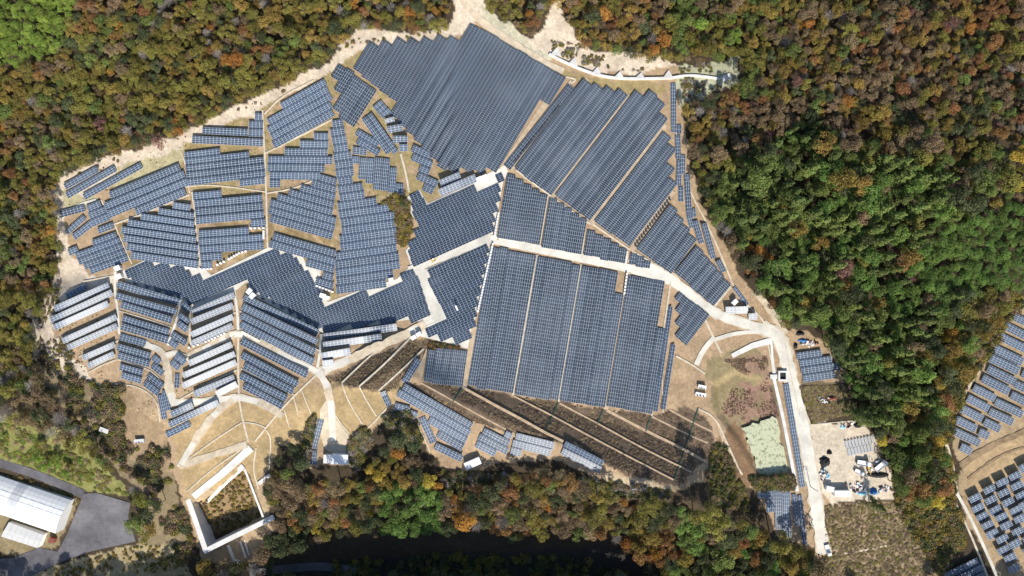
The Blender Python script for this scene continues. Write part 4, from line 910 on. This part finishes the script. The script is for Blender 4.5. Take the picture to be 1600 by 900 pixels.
def proto(kind, tint, i):
    k = (kind, tint, i)
    if k not in PROTO:
        q, lv = {"broad": lambda: crown_broad(i * 13 + 5), "cone": lambda: crown_cone(i * 7 + 3), "bare": lambda: crown_bare(i + 40), "shrub": lambda: crown_shrub(i + 80),
                 "bamboo": lambda: crown_broad(i * 5 + 70, 20, 2600, .15)}[kind]()
        PROTO[k] = quads_mesh("crown_" + tint, q, len(q) // 4, LM[tint], ("leaf", lv))
    return PROTO[k]

# where trees may not stand
NOTREE = [FARM,
          [(-60,700),(0,714),(62,734),(132,764),(208,784),(196,826),(216,852),(262,850),(280,900),(240,930),(-80,930)],
          [(430,902),(440,872),(500,850),(640,838),(760,836),(800,852),(880,838),(960,856),(1000,884),(1010,902),(430,902)],
          [(-60,650),(10,660),(70,682),(140,722),(210,776),(134,764),(0,712),(-60,700)], [(30,910),(120,872),(215,850),(285,850),(306,880),(300,910)],
          [(62,552),(112,582),(180,625),(176,690),(262,700),(285,800),(310,872),(272,872),(232,772),(186,742),(130,664),(66,604)],
          [(1040,768),(1110,740),(1130,690),(1185,770),(1206,826),(1170,812),(1100,792),(1040,788)],
          [(1250,598),(1328,596),(1340,640),(1262,664)],
          [(1288,780),(1398,776),(1480,800),(1490,905),(1480,985),(1300,985)],
          [(1560,520),(1590,466),(1680,420),(1680,960),(1540,915),(1466,905),(1490,800),(1488,730),(1478,690),(1506,606)]]
def free(x, y, m=6):
    for p in NOTREE:
        if inpoly(x, y, p) or float(pdist(x, y, p)) < m: return False
    return True
# candidate spots: jittered, accepted with a spacing check
cand = []; cell = {}
def near(x, y, d):
    for i in range(int(x // 30) - 1, int(x // 30) + 2):
        for j in range(int(y // 30) - 1, int(y // 30) + 2):
            for (a, b_, c_) in cell.get((i, j), ()):
                if (a - x) ** 2 + (b_ - y) ** 2 < ((d + c_) * .5) ** 2: return True
    return False
def add_tree(x, y, d): cell.setdefault((int(x // 30), int(y // 30)), []).append((x, y, d))
pts_xy = np.stack([rng.uniform(-150, 1750, 80000), rng.uniform(-130, 1010, 80000)], 1)
okm = np.ones(len(pts_xy), bool)
for p in NOTREE:
    okm &= ~inpoly(pts_xy[:, 0], pts_xy[:, 1], p); okm &= pdist(pts_xy[:, 0], pts_xy[:, 1], p) > 7
pts_xy = pts_xy[okm]
BAMBOO = [[(-160,-140),(150,-140),(112,0),(108,40),(90,80),(30,100),(-160,110)], [(1480,350),(1540,330),(1760,290),(1760,470),(1590,450),(1500,450),(1430,470),(1420,420)]]
BIGGREEN = [[(600,770),(640,758),(690,775),(690,830),(640,850),(590,840)]]
CONES = [[(1160,250),(1260,180),(1330,230),(1480,260),(1520,330),(1490,400),(1500,470),(1440,520),(1450,600),(1490,660),(1420,690),(1330,650),(1320,560),(1240,500),(1180,440),(1120,330)]]
def region(x, y):
    if y > 900 and 420 < x < 1120: return "S"
    if x > 1050: return "E" if y > 220 else "NE"
    if y > 560: return "SW" if x < 440 else "S"
    if x < 560: return "NW"
    return "N" if y < 300 else "S"
def pick(x, y):
    u = rnd.random(); n = float(fbm(x * .012, y * .012, 3)); n2 = float(fbm(x * .02 + 70, y * .02, 2))
    for p in BAMBOO:
        if inpoly(x, y, p): return "bamboo", "lime" if x < 800 else "freshgreen"
    for p in BIGGREEN:
        if inpoly(x, y, p): return "broad", "freshgreen"
    for p in CONES:
        if inpoly(x, y, p):
            if u < .45: return "cone", "cedar" if n2 < .45 else "green"
            if u < .82: return "broad", "green" if n < .46 else "freshgreen"
            if u < .90: return "broad", "darkgreen"
            if u < .94: return "broad", "mustard"
            return "broad", ("brown", "crimson", "russet", "olive")[rnd.randrange(4)]
    R = region(x, y)
    if R == "NW":
        w_ = dict(olive=.54, mustard=.17, brown=.10, russet=.045, darkgreen=.09, green=.06, orange=.015, grey=.03, crimson=.005)
    elif R == "N":
        w_ = dict(olive=.22, mustard=.26, brown=.2, russet=.12, darkgreen=.08, green=.06, orange=.03, grey=.06)
    elif R == "NE":
        w_ = dict(olive=.18, mustard=.16, brown=.30, russet=.20, darkgreen=.09, green=.04, orange=.007, grey=.06, crimson=.015) if not (x < 1200 and y < 130) else dict(lime=.1, green=.3, olive=.3, mustard=.2, brown=.1)
    elif R == "E":
        w_ = dict(olive=.16, green=.2, darkgreen=.2, freshgreen=.08, brown=.18, mustard=.08, russet=.04, grey=.04, yellow=.02)
        if x < 1260 and y < 330: w_ = dict(olive=.2, darkgreen=.3, green=.2, brown=.2, grey=.06, yellow=.04)
    elif R == "SW":
        w_ = dict(olive=.25, darkgreen=.2, brown=.27, mustard=.08, grey=.1, green=.1)
    else:
        w_ = dict(olive=.18, mustard=.17, brown=.2, russet=.14, darkgreen=.17, green=.06, orange=.025, grey=.06, yellow=.015)
    # patches: neighbouring trees of one kind
    keys = list(w_); ws = np.array([w_[k] for k in keys]); ws = ws * (0.12 + 2.2 * np.array([float(vnoise(x * .015 + 13.7 * i, y * .015 - 5 * i)) ** 2.5 for i in range(len(keys))])) ; ws /= ws.sum()
    t = keys[int(np.searchsorted(np.cumsum(ws), u * .9999))]
    if t == "grey": return "bare", "grey"
    return "broad", t
trees = []
FORCED = [(1187,392,"broad","orange",25),(1172,386,"broad","orange",15),(1200,402,"broad","orange",18),(1143,243,"broad","orange",14),(1490,520,"broad","orange",22),(1478,528,"broad","yellow",18),(1380,690,"broad","yellow",24),
          (1410,350,"broad","orange",12),(640,18,"broad","orange",20),(284,38,"broad","orange",15),(278,205,"broad","orange",18),(172,112,"broad","orange",13),(592,745,"broad","yellow",22),(578,735,"broad","yellow",18),(578,800,"broad","yellow",18),
          (208,822,"broad","green",30),(228,808,"broad","darkgreen",26),(244,790,"broad","darkgreen",22),(1372,792,"cone","cedar",22),(915,788,"broad","yellow",14),(975,786,"broad","orange",14),(990,796,"broad","orange",14),
          (642,792,"broad","freshgreen",34),(668,804,"broad","freshgreen",30),(622,806,"broad","freshgreen",30),(645,824,"broad","freshgreen",30),(620,690,"broad","darkgreen",30),(645,698,"broad","darkgreen",26),(600,705,"broad","darkgreen",22),
          (460,705,"broad","darkgreen",24),(470,725,"broad","darkgreen",24),(448,740,"broad","green",22),(436,720,"broad","darkgreen",18),(60,715,"broad","lime",20),(85,722,"broad","lime",18),(100,740,"broad","lime",16),(70,730,"broad","lime",16),
          (1300,370,"broad","crimson",14),(1400,395,"broad","crimson",20),(1020,60,"bare","grey",22),(1110,72,"broad","olive",24),(1090,80,"broad","mustard",20),(1060,90,"broad","olive",18),(630,318,"broad","darkgreen",14)]
FORCED = [(x, y, kd, tn, d * .86) for x, y, kd, tn, d in FORCED]
for x, y, kd, tn, d in FORCED: add_tree(x, y, d * .75); trees.append((x, y, kd, tn, d))
for x, y in pts_xy:
    if near(x, y, 6.5): continue
    kd, tn = pick(x, y)
    d = {"cone": rnd.uniform(17, 26), "bamboo": rnd.uniform(15, 20), "bare": rnd.uniform(18, 26)}.get(kd, rnd.choice([rnd.uniform(13, 19), rnd.uniform(16, 24), rnd.uniform(20, 29)]))
    if y < 600 and x < 1120 or y < 220: d *= .74
    if x > 1120 and y >= 220 and kd == 'broad': d *= rnd.uniform(.9, 1.4)
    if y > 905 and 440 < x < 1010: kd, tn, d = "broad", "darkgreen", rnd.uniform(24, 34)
    if y > 600 and 440 < x < 1120 and float(pdist(x, y, FARM)) < d * .5 + (20 if x < 830 else 9): continue
    if near(x, y, d * .62): continue
    add_tree(x, y, d * .62); trees.append((x, y, kd, tn, d))
WORDS = {"olive": "olive-green broadleaf", "mustard": "mustard-yellow broadleaf", "russet": "russet broadleaf", "orange": "bright orange broadleaf", "darkgreen": "dark evergreen broadleaf", "green": "mid-green broadleaf", "brown": "dull brown broadleaf",
         "lime": "lime-green feathery bamboo", "freshgreen": "fresh green leafy", "crimson": "dull crimson broadleaf", "yellow": "golden yellow broadleaf", "grey": "bare grey", "cedar": "pointed dark cedar"}
PLACE = {"NW": "in the north-west forest", "N": "in woods above northern field", "NE": "in the dark north-east forest", "E": "in the eastern forest", "SW": "in the lower left scrub wood", "S": "in the wood below the ridge"}
NVAR = {"broad": 4, "cone": 3, "bare": 2, "bamboo": 2}
def base_of(x, y, h):
    z = float(Z(x, y)); k = (HC - z - h) / (HC - z)
    return 800 + (x - 800) * k, 450 + (y - 450) * k
def tree_xf(x, y, kd, d):
    if kd == "cone": s = d * S / 4.3; hz = s * rnd.uniform(.75, 1.0)
    elif kd == "bare": s = d * S / 6.2; hz = s
    else: s = d * S / 5.7; hz = s * (1.0 if kd == "bamboo" else rnd.uniform(.62, 1.2) if x > 1100 else rnd.uniform(.65, 1.05))
    if y > 900 and 420 < x < 1010: hz = max(hz, 1.45)
    return s, hz, rnd.uniform(0, 6.28)
inframe = [i for i, t in enumerate(trees) if -5 < t[0] < 1605 and -5 < t[1] < 905]
big = set(sorted(inframe, key=lambda i: -trees[i][4] - (50 if i < len(FORCED) else 0))[:300])
stuffpts = []
TG = {}
for i in sorted(big, key=lambda i: trees[i][0]):
    x, y, kd, tn, d = trees[i]; TG.setdefault(("pointed mid-green cedar" if (kd == "cone" and tn == "green") else WORDS[tn], PLACE[region(x, y)]), []).append(i)
for i, (x, y, kd, tn, d) in enumerate(trees):
    s, hz, rz = tree_xf(x, y, kd, d); v = rnd.randrange(NVAR[kd]); me_ = proto(kd, tn, v)
    p = at(*base_of(x, y, {'cone': 7.0, 'bare': 7.0}.get(kd, 8.6) * hz), -.1)
    if i in big:
        wd_ = "pointed mid-green cedar" if (kd == "cone" and tn == "green") else WORDS[tn]
        pl = PLACE[region(x, y)]; nm = {"cone": "cedar_tree", "bare": "bare_tree", "bamboo": "bamboo_clump"}.get(kd, "broadleaf_tree")
        key = f"large {wd_} tree"; same = TG[(wd_, pl)]
        lab = f"{ORD[same.index(i)]} {key} from the left {pl}" if len(same) > 1 else f"{key} {pl}"
        o = thing(nm, lab, "tree", p, f"{key}s {pl}"); o.scale = (s, s, hz); o.rotation_euler[2] = rz
        link("crown", me_, o); link("trunk", TR_C if kd == "cone" else TR_G if kd == "bare" else TR_B, o)
    else: stuffpts.append((p, (kd, tn, v), s, hz, rz))

def scatter(name, items, label, cat):
    """items: (position, proto key, sxy, sz, rotz) -> ONE object that instances on its points"""
    keys = sorted(set(k for _, k, *_ in items)); coll = bpy.data.collections.new(name + "_sources")
    for i, k in enumerate(keys):
        me_ = proto(*k); src = bpy.data.objects.new(f"{name}_source_{i:03d}", me_); coll.objects.link(src)
    me_ = bpy.data.meshes.new(name); me_.from_pydata([tuple(map(float, p)) for p, *_ in items], [], [])
    for nm, tp, vals in (("idx", 'INT', [keys.index(it[1]) for it in items]), ("rz", 'FLOAT', [it[4] for it in items]), ("sx", 'FLOAT', [it[2] for it in items]), ("sz", 'FLOAT', [it[3] for it in items])):
        me_.attributes.new(nm, tp, 'POINT').data.foreach_set("value", vals)
    o = link(name, me_); tag(o, label, cat, kind="stuff")
    ng = bpy.data.node_groups.new(name + "_nodes", 'GeometryNodeTree')
    ng.interface.new_socket("Geometry", in_out='INPUT', socket_type='NodeSocketGeometry'); ng.interface.new_socket("Geometry", in_out='OUTPUT', socket_type='NodeSocketGeometry')
    N = ng.nodes.new; gi, go, ip, ci = N("NodeGroupInput"), N("NodeGroupOutput"), N("GeometryNodeInstanceOnPoints"), N("GeometryNodeCollectionInfo")
    ci.inputs["Collection"].default_value = coll; ci.inputs["Separate Children"].default_value = True; ci.inputs["Reset Children"].default_value = True
    ip.inputs["Pick Instance"].default_value = True
    def na(nm, tp):
        a = N("GeometryNodeInputNamedAttribute"); a.data_type = tp; a.inputs["Name"].default_value = nm; return a.outputs["Attribute"]
    cx, cs_ = N("ShaderNodeCombineXYZ"), N("ShaderNodeCombineXYZ"); L = ng.links.new
    L(na("rz", 'FLOAT'), cx.inputs[2]); sx_ = na("sx", 'FLOAT'); L(sx_, cs_.inputs[0]); L(sx_, cs_.inputs[1]); L(na("sz", 'FLOAT'), cs_.inputs[2])
    L(gi.outputs[0], ip.inputs["Points"]); L(ci.outputs[0], ip.inputs["Instance"]); L(na("idx", 'INT'), ip.inputs["Instance Index"]); L(cx.outputs[0], ip.inputs["Rotation"]); L(cs_.outputs[0], ip.inputs["Scale"]); L(ip.outputs[0], go.inputs[0])
    o.modifiers.new("scatter", 'NODES').node_group = ng; return o
scatter("forest", stuffpts, "mixed autumn forest closing in on all sides of the solar farm", "forest")

def brush(name, polys, n, tints, lo, hi, label, hz=1.0, dens=None, clear=None):
    it = []
    for poly in polys:
        P = np.array(poly, float); x0, y0 = P.min(0); x1, y1 = P.max(0); q = np.stack([rng.uniform(x0, x1, n * 3), rng.uniform(y0, y1, n * 3)], 1)
        q = q[inpoly(q[:, 0], q[:, 1], poly)][:n]
        if clear:
            for pl in clear:
                pl = densify(pl, 3.0, True); q = q[np.min(np.hypot(q[:, None, 0] - pl[None, :, 0], q[:, None, 1] - pl[None, :, 1]), axis=1) > 4.2]
        if dens: q = q[fbm(q[:, 0] * .05, q[:, 1] * .05, 3) > dens]
        z = Z(q[:, 0], q[:, 1]); w3 = W(q[:, 0], q[:, 1], z)
        for p in w3:
            s = rnd.uniform(lo, hi); it.append((p, ("shrub", rnd.choice(tints), rnd.randrange(3)), s, s * hz * rnd.uniform(.7, 1.2), rnd.uniform(0, 6.28)))
    return scatter(name, it, label, "brush")
brush("slope_brush", [EMB1], 6500, ["drybrush", "drybrush", "drybrush", "drypale"], .25, .65, "dark dry brush covering the terraced embankment", .42, dens=.36, clear=[p for p, w in BERMS])  # tuft colours carry the same painted slope shade as the ground
brush("slope_brush", [EMB2], 1900, ["drybrush", "drypale"], .25, .5, "dry brush darkened for the shade of the triangular slope by the road", .5, clear=[[(534,598),(577,557),(592,546)], [(561,604),(600,570),(641,528)], [(591,611),(630,576),(662,545)]])
brush("scrub", [[(1288,790),(1390,786),(1480,800),(1490,905),(1292,925)], [(1250,604),(1318,602),(1330,645),(1270,660)]], 2600, ["drypale", "drypale", "drybrush", "olive"], .4, 1.0, "brown scrub beside the dam road", .5)
brush("scrub", [[(1396,690),(1470,690),(1492,740),(1490,800),(1470,900),(1400,790)], [(1430,540),(1580,440),(1600,470),(1508,608),(1484,690),(1430,700)], [(1484,800),(1496,800),(1504,850),(1484,860)]], 900, ["olive", "brown", "darkgreen", "mustard"], 1.0, 2.2, "mixed scrub left of the lower right-hand farm")
brush("reeds", [[(1126,640),(1150,596),(1200,590),(1218,650),(1160,668),(1140,655)], [(1130,562),(1198,556),(1203,588),(1160,585)]], 900, ["drypale", "crimson", "drybrush"], .2, .45, "reddish brown reeds around the pond", .6, dens=.45)
brush("basin_weeds", [BASIN], 420, ["drypale", "mustard", "drybrush", "olive"], .4, 1.0, "brown and ochre weeds on the basin floor")
brush("scrub", [[(60,548),(110,575),(180,622),(196,690),(262,700),(270,730),(290,800),(316,875),(280,880),(230,760),(140,690),(60,600)], [(165,600),(195,605),(190,690),(165,690)]], 1500, ["olive", "brown", "darkgreen", "drybrush"], .7, 2.1, "olive scrub on the bank left of the basin", dens=.45)
brush("scrub", [[(620,300),(640,318),(642,360),(636,385),(622,380),(618,330),(600,318)]], 330, ["olive", "brown", "mustard"], .7, 1.5, "dry scrub in the gully beside the tall central field")
brush("scrub", [[(670,535),(720,541),(712,549),(668,545)]], 160, ["brown", "darkgreen", "russet"], .6, 1.0, "dark scrub above the square panel block")
brush("scrub", [[(1118,690),(1135,700),(1160,760),(1175,800),(1120,790),(1105,745)], [(1170,746),(1240,742),(1240,764),(1185,766)]], 420, ["darkgreen", "brown", "olive"], .8, 1.7, "dark scrub below the pond")
brush("scrub", [[(484,660),(492,650),(480,726),(470,730)], [(545,690),(572,668),(580,690),(556,740)], [(600,650),(640,640),(660,690),(620,680)], [(690,735),(940,748),(1050,768),(1050,782),(690,760)]], 500, ["darkgreen", "brown", "olive", "grey"], .8, 1.9, "scrub along the edge of the wood below the ridge")
brush("scrub", [[(60,895),(215,852),(290,850),(300,910),(100,925)], [(-40,735),(30,745),(128,778),(120,790),(30,756)]], 500, ["olive", "drypale", "mustard"], .4, 1.0, "verge scrub around the asphalt yard", dens=.42)
brush("rim_shrubs", [[(97,274),(245,226),(420,144),(540,62),(700,46),(690,60),(548,76),(425,158),(300,212),(110,286)], [(60,450),(95,440),(95,520),(130,575),(60,560)], [(830,60),(905,70),(1010,104),(1000,112),(900,100)], [(1060,100),(1150,96),(1150,125),(1070,165)]], 340, ["olive", "brown", "grey"], .4, 1.0, "small dry shrubs dotted along the sandy rim", dens=.45)
brush("weeds", [[(300,190),(520,120),(620,180),(640,330),(520,300),(420,380),(300,360),(180,350),(100,320)], [(60,440),(300,480),(380,620),(250,660),(90,560)]], 1100, ["drypale", "olive"], .18, .42, "low dry weeds between the panel rows", .5, dens=.5)
brush("sun_block_shrubs", [[(430,908),(1010,908),(1020,1000),(430,1000)]], 700, ["darkgreen", "olive"], 2.6, 4.5, "dark shrubs added out of view to block low sun under the crowns", 1.1)  # unseen shrubs, added to stop sun passing beneath the southern crowns
brush("verge_bushes", [[(-40,655),(10,662),(70,684),(140,724),(205,772),(134,760),(0,708),(-40,700)]], 1000, ["lime", "olive", "olive", "green", "drypale"], .5, 1.4, "yellow-green bushes on the bank above the warehouse road", .6, dens=.36)
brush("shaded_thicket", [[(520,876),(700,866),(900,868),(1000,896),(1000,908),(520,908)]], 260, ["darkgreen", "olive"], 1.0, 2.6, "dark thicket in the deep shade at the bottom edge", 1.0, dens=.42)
